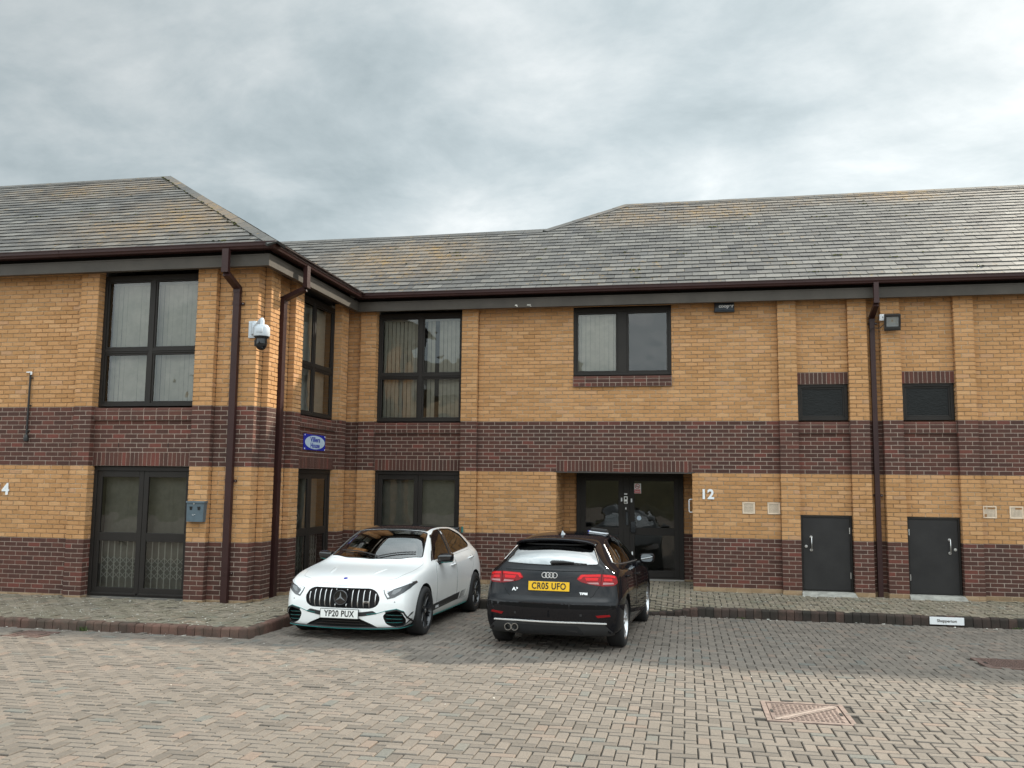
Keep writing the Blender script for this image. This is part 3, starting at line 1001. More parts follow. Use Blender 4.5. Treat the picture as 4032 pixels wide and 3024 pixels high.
def ridge_tiles(mb, p0, p1, n1, n2, w=0.155, th=0.040, seg=0.46):
    p0 = Vector(p0); p1 = Vector(p1); t = (p1 - p0).normalized()
    n1 = Vector(n1).normalized(); n2 = Vector(n2).normalized()
    w1 = n1.cross(t); w1 = w1 if w1.z < 0 else -w1
    w2 = n2.cross(t); w2 = w2 if w2.z < 0 else -w2
    L = (p1 - p0).length; n = max(1, round(L / seg))
    upn = (n1 + n2).normalized()
    for k in range(n):
        a = p0 + t * (L * k / n + 0.003); b = p0 + t * (L * (k + 1) / n - 0.003)
        lift = 0.022 + random.uniform(0, 0.006)
        sec = []
        for q in (a, b):
            c = q + upn * lift
            sec.append([c + w1 * w, c + upn * 0.01, c + w2 * w, c + w2 * w - upn * th, c - upn * th * 0.5, c + w1 * w - upn * th])
        vs = [tuple(v) for v in sec[0] + sec[1]]
        fs = [(i, (i + 1) % 6, 6 + (i + 1) % 6, 6 + i) for i in range(6)] + [tuple(range(6))[::-1], tuple(range(6, 12))]
        mb.add(vs, fs[:2], 'slate', 0.15 + 0.5 * random.random()); mb.add(vs, fs[2:], 'slate_edge_shade')  # tile sides and undersides coloured dark as the shadow line below the ridge
nF = (0, -TAN, 1); nB = (0, TAN, 1); nX = (TAN, 0, 1)
def ridge_part():
    global mb
    mb.build('ridge', roof); mb = MB()
mb = MB()
ridge_tiles(mb, (XH1, YR1, zr1), (XR + 0.3, YR1, zr1), nF, nB)
ridge_tiles(mb, (XH0, YR2, zr2), (XH1, YR1, zr1), nF, (-0.6, 0, 1))
ridge_tiles(mb, (-12, YR2, zr2), (XH0, YR2, zr2), nF, nB)
ridge_part()
ridge_tiles(mb, (-13, YRW, zrw), (xh, YRW, zrw), nF, nB)
ridge_tiles(mb, (XEW + 0.02, YEW - 0.02, ZE - 0.012), (xh, YRW, zrw), nF, nX)
mb.build('ridge', roof)

# moss growing at slate edges
mb = MB()
def blob(mb, c, r, flat, mat, nrm=None):
    bm = bmesh.new()
    bmesh.ops.create_icosphere(bm, subdivisions=1, radius=1)
    vs = [(c[0] + v.co.x * r * random.uniform(0.7, 1.3), c[1] + v.co.y * r * random.uniform(0.7, 1.3), c[2] + v.co.z * r * flat * random.uniform(0.7, 1.3)) for v in bm.verts]
    fs = [[v.index for v in f.verts] for f in bm.faces]
    bm.free()
    mb.add(vs, fs, mat, random.random(), True)
for k in range(150):
    v = gz * rng.integers(0, rows - 1) + 0.0
    y = YE + v / L_
    lo, hi = lim_main(v)
    x = random.uniform(max(lo, -3) + 0.1, 12.0)
    z = ZE + (y - YE) * TAN + 0.012
    r = random.choice((0.012, 0.018, 0.022, 0.03))
    blob(mb, (x, y - 0.004, z), r, 0.7, random.choice(('moss', 'moss_dark', 'moss_dark')))
    if random.random() < 0.12:
        for j in range(4):
            blob(mb, (x + random.uniform(-0.12, 0.12), y - 0.004, z), r * 1.2, 0.6, 'moss')
for k in range(70):
    v = gw * rng.integers(0, rowsw - 1)
    y = YEW + v / L_
    x = random.uniform(-9.5, hipx(y) - 0.1)
    z = ZE + (y - YEW) * TAN + 0.012
    r = random.choice((0.012, 0.018, 0.025))
    for j in range(random.choice((1, 1, 4))):
        blob(mb, (x + random.uniform(-0.1, 0.1) * j, y - 0.004, z), r, 0.7, random.choice(('moss', 'moss_dark')))
for k in range(60):
    f = random.random()
    p = Vector((XEW, YEW, ZE)).lerp(Vector((xh, YRW, zrw)), f)
    blob(mb, (p.x - 0.12 + random.uniform(-0.03, 0.03), p.y + random.uniform(-0.03, 0.03) - 0.11, p.z - 0.03), random.uniform(0.012, 0.028), 0.7, random.choice(('moss', 'moss_dark')))
tag(mb.build('moss', roof), kind='stuff')

# eaves: soffit beam, fascia and gutter follow the wall round both corners
def eave_path(d):
    return [(-12.5, -DW - PR - d), (-2.6525 + d, -DW - PR - d), (-2.6525 + d, -PR - d), (XR + 0.3, -PR - d)]
def extrude(mb, prof, mat, closed=True):
    P = [eave_path(d) for d, z in prof]
    n = len(prof)
    vs = [(P[i][k][0], P[i][k][1], prof[i][1]) for k in range(4) for i in range(n)]
    fs = []
    for k in range(3):
        for i in range(n if closed else n - 1):
            j = (i + 1) % n
            fs.append((k * n + i, (k + 1) * n + i, (k + 1) * n + j, k * n + j))
    mb.add(vs, fs, mat)
mb = MB()
extrude(mb, [(0.215, 5.366), (0.215, 5.548), (0.12, 5.548), (0.12, 5.366)], 'fascia_brown')
extrude(mb, [(0.222, 5.535), (0.222, 5.556), (0.11, 5.556), (0.11, 5.535)], 'fascia_brown')
sbm = mb.build('soffit_beam', bld)
for x_, l_m in ((0.78, 0.06), (1.02, 0.10), (1.05, 0.05)):
    mb = MB()
    mb.add([(x_, -0.3278, 5.40), (x_ + 0.02, -0.3278, 5.425), (x_ + 0.05, -0.3278, 5.42), (x_ + l_m, -0.3278, 5.375), (x_ + l_m * 0.7, -0.3278, 5.385), (x_ + 0.03, -0.3278, 5.40)], [(0, 5, 4, 3, 2, 1)], 'litter_pale')
    mb.build('bird_dropping', sbm)
mb = MB()
extrude(mb, [(0.12, 5.50), (-0.30, 5.50), (-0.30, 5.49), (0.12, 5.49)], 'soffit_dark')
extrude(mb, [(0.03, 5.49), (0.03, 5.69), (0.0, 5.69), (0.0, 5.49)], 'hole_dark')  # set-back fascia coloured black, painting the shadow band under the gutter
extrude(mb, [(0.12, 5.545), (0.12, 5.535), (0.03, 5.535), (0.03, 5.545)], 'hole_dark')
mb.build('soffit', bld)
mb = MB()
gp = [(0.215, 5.705), (0.215, 5.612), (0.33, 5.607), (0.352, 5.612), (0.36, 5.635), (0.375, 5.655), (0.378, 5.695), (0.388, 5.70), (0.388, 5.716), (0.366, 5.716), (0.366, 5.66), (0.345, 5.63), (0.23, 5.63), (0.222, 5.705)]
extrude(mb, gp, 'gutter_brown')
mb.build('gutter', bld)
def clip(mb, T, u, w=0.11):
    pr = [(d + (0.004 if d > 0.2 else 0), z - (0.003 if z < 5.65 else 0)) for d, z in gp[1:9]]
    vs = [T(u + s_, z, d) for s_ in (-w / 2, w / 2) for d, z in pr]
    n = len(pr)
    mb.add(vs, [(i, i + n, i + n + 1, i + 1) for i in range(n - 1)], 'gutter_brown')
    mb.build('gutter_joint', bld)
TMp = plane_T((0, -PR, 0), mainU, mainN); TWp = plane_T((0, -DW - PR, 0), wu, wn); TRp = plane_T((-2.6525, 0, 0), ru, rn_)
for u in (-1.9, 0.8, 3.4, 6.6, 8.6): clip(MB(), TMp, u)
for u in (-9.4, -6.2, -2.55): clip(MB(), TWp, u, 0.16)
for u in (-4.25, -0.75): clip(MB(), TRp, u, 0.16)

def downpipe(T, u0, u1, dwall, ztop, zk0, zk1, zbot, dtop, brk):
    th = 0.075
    path = [(dtop, ztop), (dtop, zk0), (dwall, zk1), (dwall, zbot)]
    mb = MB()
    def seg(a, b, grow=0.0):
        (d0, z0), (d1, z1) = a, b
        t = Vector((d1 - d0, z1 - z0)).normalized(); nrm = Vector((-t.y, t.x)) * -1
        nrm = Vector((abs(t.y), t.x if t.y < 0 else -t.x))
        o = [(d0, z0), (d1, z1), (d1 + nrm.x * (th + grow), z1 + nrm.y * (th + grow)), (d0 + nrm.x * (th + grow), z0 + nrm.y * (th + grow))]
        vs = [T(u0 - grow, z, d) for d, z in o] + [T(u1 + grow, z, d) for d, z in o]
        mb.add(vs, [(0, 1, 2, 3), (7, 6, 5, 4), (0, 4, 5, 1), (1, 5, 6, 2), (2, 6, 7, 3), (3, 7, 4, 0)], 'gutter_brown')
    seg(path[0], path[1]); seg(path[1], path[2]); seg(path[2], path[3])
    # sockets at the bends
    for z in (zk1 - 0.10,):
        seg((dwall, z + 0.09), (dwall, z), 0.005)
    seg((dtop, zk0 + 0.05), (dtop, zk0 - 0.02), 0.004)
    p = mb.build('downpipe', bld)
    for z in brk:
        mb = MB()
        mb.box((u1, z - 0.02, dwall - 0.01), (u1 + 0.055, z + 0.02, dwall + 0.015), 'gutter_brown', T=T)
        mb.box((u0 - 0.02, z - 0.02, dwall - 0.01), (u0, z + 0.02, dwall + 0.015), 'gutter_brown', T=T)
        mb.box((u0 - 0.004, z - 0.025, dwall), (u1 + 0.004, z + 0.025, dwall + th + 0.004), 'gutter_brown', T=T)
        mb.lathe([(0, 0), (0.008, 0), (0.006, 0.004), (0, 0.004)], 'steel', T=lambda x, y, h: T(u1 + 0.037 + x, z + y, dwall + 0.015 + h), n=8)
        mb.build('bracket', p)
TMd = plane_T((0, 0, 0), mainU, mainN)
downpipe(TW, -3.158, -3.05, 0.02, 5.62, 5.26, 5.10, 0.03, 0.43, (4.82, 1.95, 0.50))
downpipe(TR, -3.215, -3.085, 0.015, 5.62, 5.26, 5.08, 0.03, 0.42, (4.75, 1.95))
downpipe(TMd, 7.39, 7.475, -0.04, 5.62, 5.26, 5.08, -0.0, 0.42, (4.95, 1.80))

# ------------------------------------------------------------------ things fixed to the walls
def digits(txt, label, u, z, h, T, group='steel numbers beside the doors'):
    mb = MB()
    text_mesh(mb, txt, h * 1.38, lambda x, y, q: T(u + x, z + y, 0.018 + q), 'white_paint', 0.012, bold=0.009, align='CENTER', spacing=1.05)
    o = mb.build('house_number')
    return tag(o, label, 'number')
digits('12', 'white raised number 12 on yellow brick right of the recessed entrance', 4.425, 1.773, 0.178, TM)
digits('14', 'white raised number 14 on yellow brick, cut by the left picture edge', -7.275, 1.762, 0.19, TW)

# dome security camera on the wing corner
cc = thing('security_camera', 'pale grey dome security camera hanging from a bracket on the brick wing corner', 'camera', (-2.835, -DW, 4.40))
mb = MB(); mb.box((-0.065, -0.03, -0.15), (0.065, 0.0, 0.13), 'camera_grey', bevel=0.006)
Tb = Matrix.Rotation(R(40), 4, 'Z')
tb = lambda x, y, z: tuple(Tb @ Vector((x, y, z)))
mb.box((-0.035, -0.085, -0.10), (0.035, -0.0, 0.10), 'camera_grey', T=tb, bevel=0.008)
for x in (-0.05, 0.05):
    for z in (-0.125, 0.105):
        mb.lathe([(0, 0), (0.009, 0), (0.009, 0.006), (0, 0.006)], 'steel', T=lambda a, b, h, x=x, z=z: (x + a, -0.03 - h, z + b), n=8)
mb.build('wall_plate', cc)
DX, DY = 0.275, -0.235
mb = MB(); mb.tube([(0.04, -0.04, 0.0), (0.14, -0.12, 0.06), (0.22, -0.19, 0.10), (DX - 0.01, DY + 0.01, 0.108), (DX, DY, 0.085), (DX, DY, 0.0)], [0.038, 0.034, 0.032, 0.036, 0.036, 0.036], 'camera_grey', n=14)
mb.build('arm', cc)
tl_ = lambda x, y, h: (DX + x, DY + y, h)
mb = MB(); mb.lathe([(0.0, 0.02), (0.09, 0.018), (0.102, 0.005), (0.104, -0.012), (0.120, -0.016), (0.126, -0.03), (0.128, -0.15), (0.122, -0.165), (0, -0.165)], 'camera_grey', T=tl_, n=36)
mb.box((DX - 0.03, DY - 0.135, -0.115), (DX + 0.07, DY - 0.11, -0.04), 'camera_grey', bevel=0.006)
hs = mb.build('housing', cc)
mb = MB(); mb.lathe([(0.121, -0.165), (0.112, -0.18), (0.085, -0.205), (0.078, -0.225), (0.0, -0.225)], 'rubber_black', T=tl_, n=36)
mb.lathe([(0.0, -0.20), (0.084, -0.20), (0.090, -0.27), (0.084, -0.32), (0.062, -0.362), (0.03, -0.384), (0, -0.387)], 'black_gloss', T=tl_, n=36)
mb.box((DX - 0.10, DY - 0.06, -0.33), (DX - 0.06, DY + 0.05, -0.21), 'rubber_black', bevel=0.02)
mb.build('lens_head', cc)

# floodlight with its white junction box
fl = thing('floodlight', 'black LED floodlight with white junction box on the pier by the right downpipe', 'light', (7.70, -PR, 4.92))
mb = MB(); mb.box((-0.16, -0.05, 0.05), (-0.05, 0.0, 0.17), 'white_paint', bevel=0.006)
mb.box((-0.112, -0.052, 0.10), (-0.10, -0.049, 0.125), 'hole_dark'); mb.build('junction_box', fl)
mb = MB()
Tf = Matrix.Translation((0.03, -0.16, 0.0)) @ Matrix.Rotation(R(-8), 4, 'Z') @ Matrix.Rotation(R(18), 4, 'X')
tf = lambda x, y, z: tuple(Tf @ Vector((x, y, z)))
mb.box((-0.135, -0.002, -0.15), (0.135, 0.06, 0.145), 'black_metal', T=tf, bevel=0.014)
mb.box((-0.138, -0.052, 0.10), (0.138, 0.0, 0.148), 'black_metal', T=tf, bevel=0.005)
mb.box((-0.138, -0.052, -0.152), (0.138, 0.0, -0.075), 'black_metal', T=tf, bevel=0.005)
mb.box((-0.138, -0.052, -0.08), (-0.10, 0.0, 0.11), 'black_metal', T=tf); mb.box((0.10, -0.052, -0.08), (0.138, 0.0, 0.11), 'black_metal', T=tf)
mb.tube([(-0.06, -0.02, -0.05), (0.03, -0.02, -0.10), (0.03, -0.12, -0.03)], 0.012, 'black_metal')
mb.tube([(-0.05, -0.06, 0.02), (-0.16, -0.03, -0.09), (-0.28, 0.02, -0.07), (-0.32, 0.06, -0.14)], 0.007, 'black_metal', n=6)
mb.build('housing', fl)
mb = MB(); q = [(-0.10, -0.043, -0.075), (0.10, -0.043, -0.075), (0.10, -0.043, 0.10), (-0.10, -0.043, 0.10)]
mb.quads([[tf(*p) for p in q]], 'lamp_glass', 0.5)
ins = [(-0.055, -0.005, -0.02), (0.055, -0.005, -0.02), (0.055, -0.005, 0.07), (-0.055, -0.005, 0.07)]
o_ = [(p[0], -0.0415, p[2]) for p in q]
for k in range(4):
    mb.quads([[tf(*o_[k]), tf(*o_[(k + 1) % 4]), tf(*ins[(k + 1) % 4]), tf(*ins[k])]], 'white_paint', 0.5)
mb.quads([[tf(*p) for p in ins]], 'lattice_grey', 0.5)
mb.box((-0.015, -0.01, 0.01), (0.015, -0.004, 0.045), 'cream_plastic', T=tf)
mb.build('lens', fl)

# burglar alarm box with company name
al = thing('alarm_box', 'dark navy alarm box lettered cooper tucked under the eaves', 'alarm', (4.785, 0.0, 5.335))
mb = MB(); mb.box((-0.185, -0.075, -0.10), (0.185, 0.0, 0.09), 'navy_plastic', bevel=0.02); mb.box((-0.19, -0.08, -0.115), (0.19, 0.0, -0.085), 'navy_plastic', bevel=0.01)
mb.build('case', al)
mb = MB(); text_mesh(mb, 'cooper', 0.095, lambda x, y, q: (0.035 + x, -0.076 - q, 0.0 + y), 'white_paint', 0.002, bold=0.003)
text_mesh(mb, 'al', 0.095, lambda x, y, q: (-0.155 + x, -0.076 - q, 0.0 + y), 'iron_dark', 0.002, bold=0.002)
mb.build('lettering', al)

# blue enamel sign on the return wall
hsn = thing('house_sign', 'blue plate with pale oval reading Villiers House on the side wall of the wing', 'sign', (RX, -1.565, 2.665))
mb = MB(); mb.box((0.0, -0.48, -0.145), (0.02, 0.48, 0.145), 'blue_enamel', bevel=0.003); mb.build('plate', hsn)
mb = MB()
vs = [(0.0225, 0.45 * math.cos(a), 0.125 * math.sin(a)) for a in np.linspace(0, 2 * math.pi, 48, endpoint=False)]
mb.add(vs, [tuple(range(48))], 'pale_blue'); mb.build('oval', hsn)
mb = MB()
text_mesh(mb, 'Villiers', 0.128, lambda x, y, q: (0.0245 + q, x, 0.048 + y), 'blue_enamel', 0.002, bold=0.003, sx=1.25)
text_mesh(mb, 'House', 0.128, lambda x, y, q: (0.0245 + q, x, -0.06 + y), 'blue_enamel', 0.002, bold=0.003, sx=1.25)
mb.build('lettering', hsn)
for y in (-0.455, 0.455):
    for z in (-0.125, 0.125):
        mb = MB(); mb.lathe([(0, 0), (0.014, 0), (0.010, 0.005), (0, 0.006)], 'white_paint', T=lambda a, b, h, y=y, z=z: (0.02 + h, y + a, z + b), n=10)
        mb.build('screw', hsn)

# cigarette bin
cb = thing('cigarette_bin', 'grey wall-mounted metal cigarette bin beside the left glazed door', 'bin', (-3.58, -DW - PR, 1.30))
mb = MB()
vs = [(-0.155, 0, 0), (0.125, 0, 0), (0.125, -0.09, 0), (-0.155, -0.09, 0), (-0.155, 0, 0.325), (0.145, 0, 0.325), (0.145, -0.10, 0.30), (-0.155, -0.10, 0.30)]
mb.add(vs, [(0, 3, 2, 1), (4, 7, 6, 5), (0, 1, 5, 4), (1, 2, 6, 5), (2, 3, 7, 6), (3, 0, 4, 7)], 'bin_grey')
mb.box((-0.165, -0.115, 0.295), (0.155, 0.0, 0.325), 'bin_grey', bevel=0.004)
mb.build('body', cb)
for x in (-0.105, 0.03):
    mb = MB(); mb.add([(x, -0.1035, 0.24), (x + 0.055, -0.1035, 0.24), (x + 0.045, -0.1025, 0.185), (x + 0.012, -0.1025, 0.185)], [(0, 3, 2, 1)], 'hole_dark')
    mb.build('slot', cb)
mb = MB(); mb.lathe([(0, 0), (0.014, 0), (0.012, 0.006), (0, 0.006)], 'steel', T=lambda x, y, h: (-0.03 + x, -0.1 - h, 0.285 + y), n=12)
mb.build('lock', cb)
mb = MB()
mb.tube([(-0.05, -0.0995, 0.12), (-0.045, -0.099, 0.10), (-0.03, -0.099, 0.105), (-0.02, -0.0995, 0.115), (0.0, -0.0995, 0.12)], 0.0025, 'white_paint', n=5)
mb.build('scratch', cb)

# thin black rod with a small white arm on the left wall
rd = thing('wall_rod', 'thin black vertical rod with a white top arm fixed to the left brick wall', 'rod', (-6.868, -DW, 2.62))
mb = MB(); mb.tube([(0, -0.03, 0.03), (0, -0.03, 1.12)], 0.016, 'black_metal', n=8)
for z in (0.12, 0.55, 1.02): mb.box((-0.02, -0.035, z), (0.035, 0.0, z + 0.018), 'black_metal')
mb.build('rod', rd)
mb = MB(); mb.lathe([(0, -0.05), (0.035, -0.045), (0.045, 0), (0.032, 0.05), (0.015, 0.07), (0, 0.07)], 'black_metal', T=lambda x, y, h: (x, -0.035 + y * 0.8, h), n=12); mb.build('foot', rd)
mb = MB(); mb.box((-0.075, -0.045, 1.115), (0.03, -0.02, 1.135), 'white_paint', bevel=0.004); mb.box((0.005, -0.045, 1.08), (0.03, -0.02, 1.12), 'white_paint', bevel=0.004); mb.build('top_arm', rd)

# no smoking sticker on the entrance glass
ns = thing('no_smoking_sign', 'small white and red no smoking sticker on the right entrance pane', 'sign', (3.07, YB - 0.012, 1.865))
mb = MB(); mb.box((-0.072, -0.003, -0.10), (0.072, 0.0, 0.10), 'white_paint'); mb.build('card', ns)
mb = MB(); mb.box((-0.062, -0.005, -0.095), (0.062, -0.0035, -0.02), 'sign_red')
mb.tube([(0.045 * math.cos(a), -0.005, 0.042 + 0.045 * math.sin(a)) for a in np.linspace(0, 2 * math.pi, 28, endpoint=False)], 0.005, 'sign_red', n=6, closed=True)
mb.tube([(-0.032, -0.005, 0.074), (0.032, -0.005, 0.010)], 0.0045, 'sign_red', n=6)
mb.box((-0.028, -0.004, 0.036), (0.028, -0.0032, 0.046), 'rubber_black'); mb.build('symbol', ns)
mb = MB(); text_mesh(mb, 'NO SMOKING', 0.021, lambda x, y, q: (x, -0.0055 - q, -0.04 + y), 'white_paint', 0.001, sx=0.95)
for z in (-0.063, -0.078): mb.box((-0.05, -0.0056, z), (0.05, -0.0051, z + 0.006), 'white_paint')
mb.build('lettering', ns)
# round blue sticker on the glass
st = MB(); st.lathe([(0, 0), (0.045, 0), (0.045, 0.002), (0, 0.002)], 'pale_blue', T=lambda x, y, h: (3.10 + x, YB - 0.01 - h, 1.27 + y), n=24)
tag(st.build('door_sticker'), 'round pale blue sticker on the right entrance pane above its middle rail', 'sticker')
# ------------------------------------------------------------------ ground
S_, Z0_ = 0.0235, -0.112
def zg(y):
    y = min(max(y, -26.0), -1.9)
    return Z0_ - S_ * (y + 5.2)
KY, KX, KYW = -1.95, -1.62, -6.05            # kerb lines
def drop(x):                                  # dropped kerb in front of the entrance
    return min(max((x - 0.6) / 0.7, 0), 1) * min(max((4.25 - x) / 0.85, 0), 1)
def zp(x, y):                                 # footway level
    if x < KX + 0.01 and y < -3.2:
        t = min(max((y + 6.05) / 2.1, 0), 1)
        return 0.018 + 0.032 * t
    main = -0.048 + 0.05 * min(max((y + 1.95) / 1.95, 0), 1)
    dk = drop(x) * min(max((-0.4 - y) / 1.5, 0), 1)
    main = main * (1 - dk) + dk * (zg(KY) + 0.025 + 0.055 * min(max((y + 1.95) / 1.5, 0), 1))
    if y > 0: main = 0.005 + 0.05 * min(max(y / 1.15, 0), 1)
    if x < KX + 0.01:
        t = min(max((y + 3.2) / 1.6, 0), 1)
        return 0.05 * (1 - t) + main * t
    return main

mb = MB()
ys = [-400, -120, -60, -26, -20, -15, -12, -9, -6.5, -5, -3.5, -1.9, 0, 5, 30, 400]
xs = [-400, -60, -20, -10, -5, 0, 5, 10, 20, 60, 400]
vs = [(x, y, zg(y) - 0.026) for y in ys for x in xs]
nx = len(xs)
fs = [(j * nx + i, j * nx + i + 1, (j + 1) * nx + i + 1, (j + 1) * nx + i) for j in range(len(ys) - 1) for i in range(nx - 1)]
mb.add(vs, fs, 'soil_far')
tag(mb.build('ground'), kind='structure')

def herring(x0, x1, y0, y1, keep, zf, mat, mb, dz=0.0022, a=0.1, gp_=0.0047):
    i0, i1 = math.floor(x0 / a), math.ceil(x1 / a)
    j0, j1 = math.floor(y0 / a), math.ceil(y1 / a)
    R_ = []
    for j in range(j0, j1):
        for i in range(i0, i1):
            m = (i + j) % 4
            if m == 0: r = (i, j, i + 2, j + 1)
            elif m == 2: r = (i, j, i + 1, j + 2)
            else: continue
            xa, ya, xb, yb = r[0] * a, r[1] * a, r[2] * a, r[3] * a
            if keep((xa + xb) / 2, (ya + yb) / 2):
                R_.append((xa, ya, xb, yb))
    r = np.array(R_); n = len(r)
    zz = np.array([zf((p[0] + p[2]) / 2, (p[1] + p[3]) / 2) for p in r])
    gap, ch = gp_, 0.006
    r = r + rng.normal(0, 0.0012, (n, 4))
    B = np.zeros((n, 4, 3)); Tp = np.zeros((n, 4, 3))
    ci = [(0, 1), (2, 1), (2, 3), (0, 3)]; sg = [(1, 1), (-1, 1), (-1, -1), (1, -1)]
    dzv = rng.normal(0, dz, n); tx = rng.normal(0, 0.009, n); ty = rng.normal(0, 0.009, n)
    cx, cy_ = (r[:, 0] + r[:, 2]) / 2, (r[:, 1] + r[:, 3]) / 2
    for k in range(4):
        for A, g_, lo in ((B, gap, True), (Tp, gap + ch, False)):
            A[:, k, 0] = r[:, ci[k][0]] + sg[k][0] * g_
            A[:, k, 1] = r[:, ci[k][1]] + sg[k][1] * g_
            A[:, k, 2] = zz + dzv + (A[:, k, 0] - cx) * tx + (A[:, k, 1] - cy_) * ty - S_ * (A[:, k, 1] - cy_)
            if lo: A[:, k, 2] -= ch
    Lw = B.copy(); Lw[:, :, 2] = B[:, :, 2] - 0.02
    rn = rng.random(n)
    mb.quads(Tp, mat, rn)
    for p, q in ((0, 1), (1, 2), (2, 3), (3, 0)):
        mb.quads(np.stack([B[:, p], B[:, q], Tp[:, q], Tp[:, p]], 1), mat, rn)
        mb.quads(np.stack([Lw[:, p], Lw[:, q], B[:, q], B[:, p]], 1), mat, rn)

COVERS = [(4.70, 5.44, -8.97, -8.18), (7.46, 8.15, -5.66, -4.98), (-4.74, -4.24, -6.78, -6.28)]
def in_cover(x, y, m=0.0):
    return any(a - m < x < b + m and c - m < y < d + m for a, b, c, d in COVERS)
mb = MB()
def keep_park(x, y):
    if in_cover(x, y, 0.02): return False
    if x < KX + 0.0: return y < KYW - 0.02
    return y < KY - 0.02
herring(-11, 17.0, -13.2, KY, keep_park, lambda x, y: zg(y), 'paver', mb)
# jointing sand just under the blocks
for (x0, x1, y0, y1) in ((-11, KX, -13.2, KYW), (KX, 17.0, -13.2, KY)):
    n = 12
    yy = np.linspace(y0, y1, n)
    mb.add([(x, y, zg(y) - 0.016) for y in yy for x in (x0, x1)], [(2 * k, 2 * k + 1, 2 * k + 3, 2 * k + 2) for k in range(n - 1)], 'joint_soil')
tag(mb.build('car_park'), kind='structure')
# the same paving further off and behind the viewer
mb = MB()
yy = [-24.5, -18, -13.2]
mb.add([(x, y, zg(y) - 0.004) for y in yy for x in (-30, 34)], [(0, 1, 3, 2), (2, 3, 5, 4)], 'paver')
tag(mb.build('road'), kind='structure')

mb = MB()
def keep_foot(x, y):
    if x > 1.573 and x < 4.153 and 0 <= y < 1.1: return True
    if y > -0.05: return False
    if x < KX - 0.11:
        if y < KYW + 0.11: return False
        if x < RX + 0.02: return y < -DW - 0.02
        return True
    return y > KY + 0.12
herring(-11, 17.0, KYW, 1.15, keep_foot, zp, 'paver_mossy', mb, dz=0.004, gp_=0.007)
def strip(x0, x1, y0, y1, nx, ny):
    X = np.linspace(x0, x1, nx); Y = np.linspace(y0, y1, ny)
    mb.add([(x, y, zp(min(max(x, x0 + .02), x1 - .02), y) - 0.012) for y in Y for x in X], [(j * nx + i, j * nx + i + 1, (j + 1) * nx + i + 1, (j + 1) * nx + i) for j in range(ny - 1) for i in range(nx - 1)], 'joint_soil')
strip(-11, KX - 0.05, KYW + 0.05, -0.0, 6, 24)
strip(KX - 0.05, 17.0, KY + 0.05, 0.0, 70, 10)
strip(1.573, 4.153, 0.0, 1.2, 3, 3)
tag(mb.build('footway'), kind='structure')

# kerb of small red-brown blocks
mb = MB()
def kerb_run(p0, p1, inward, ztop, unit=0.127, mat='kerb_red'):
    p0 = Vector(p0 + (0,)); p1 = Vector(p1 + (0,)); t = (p1 - p0); L = t.length; t.normalize()
    inw = Vector(inward + (0,))
    n = round(L / unit)
    for k in range(n):
        a = p0 + t * (L * k / n + 0.004); b = p0 + t * (L * (k + 1) / n - 0.004)
        m = (a + b) / 2
        zt = ztop(m.x, m.y) + random.uniform(-0.004, 0.004)
        zb = zg(m.y) - 0.05
        j = random.uniform(-0.004, 0.004)
        out = [(0.0 + j, zb), (0.004 + j, zt - 0.03), (0.012 + j, zt - 0.012), (0.03 + j, zt - 0.003), (0.115, zt), (0.115, zb)]
        vs = [tuple(q + inw * d + Vector((0, 0, z))) for q in (a, b) for d, z in out]
        m_ = len(out)
        fs = [(i, i + 1, m_ + i + 1, m_ + i) for i in range(m_ - 1)] + [tuple(range(m_)), tuple(range(m_, 2 * m_))[::-1]]
        mb.add(vs, fs, mat, random.random())
zk = lambda x, y: zp(x - 0.1 if y < -3 else x, y + 0.15) + 0.006
zkm = lambda x, y: (-0.04) * (1 - drop(x)) + drop(x) * (zg(KY) + 0.022)
kerb_run((-11.0, KYW), (KX - 0.16, KYW), (0, 1), lambda x, y: 0.026)
kerb_run((KX, KYW + 0.16), (KX, KY - 0.02), (-1, 0), lambda x, y: 0.026 - 0.066 * min(max((y + 4) / 2, 0), 1))
kerb_run((KX - 0.16, KYW), (KX - 0.045, KYW + 0.045), (-0.7, 0.7), lambda x, y: 0.026)
kerb_run((KX - 0.045, KYW + 0.045), (KX, KYW + 0.16), (-0.9, 0.4), lambda x, y: 0.026)
kerb_run((KX, KY), (17.0, KY), (0, 1), zkm, mat='kerb_dark')
mb.add([(KX - 0.115, KYW + 0.02, -0.2), (KX, KYW + 0.1, -0.2)], [], 'kerb_red')
tag(mb.build('kerb'), kind='structure')

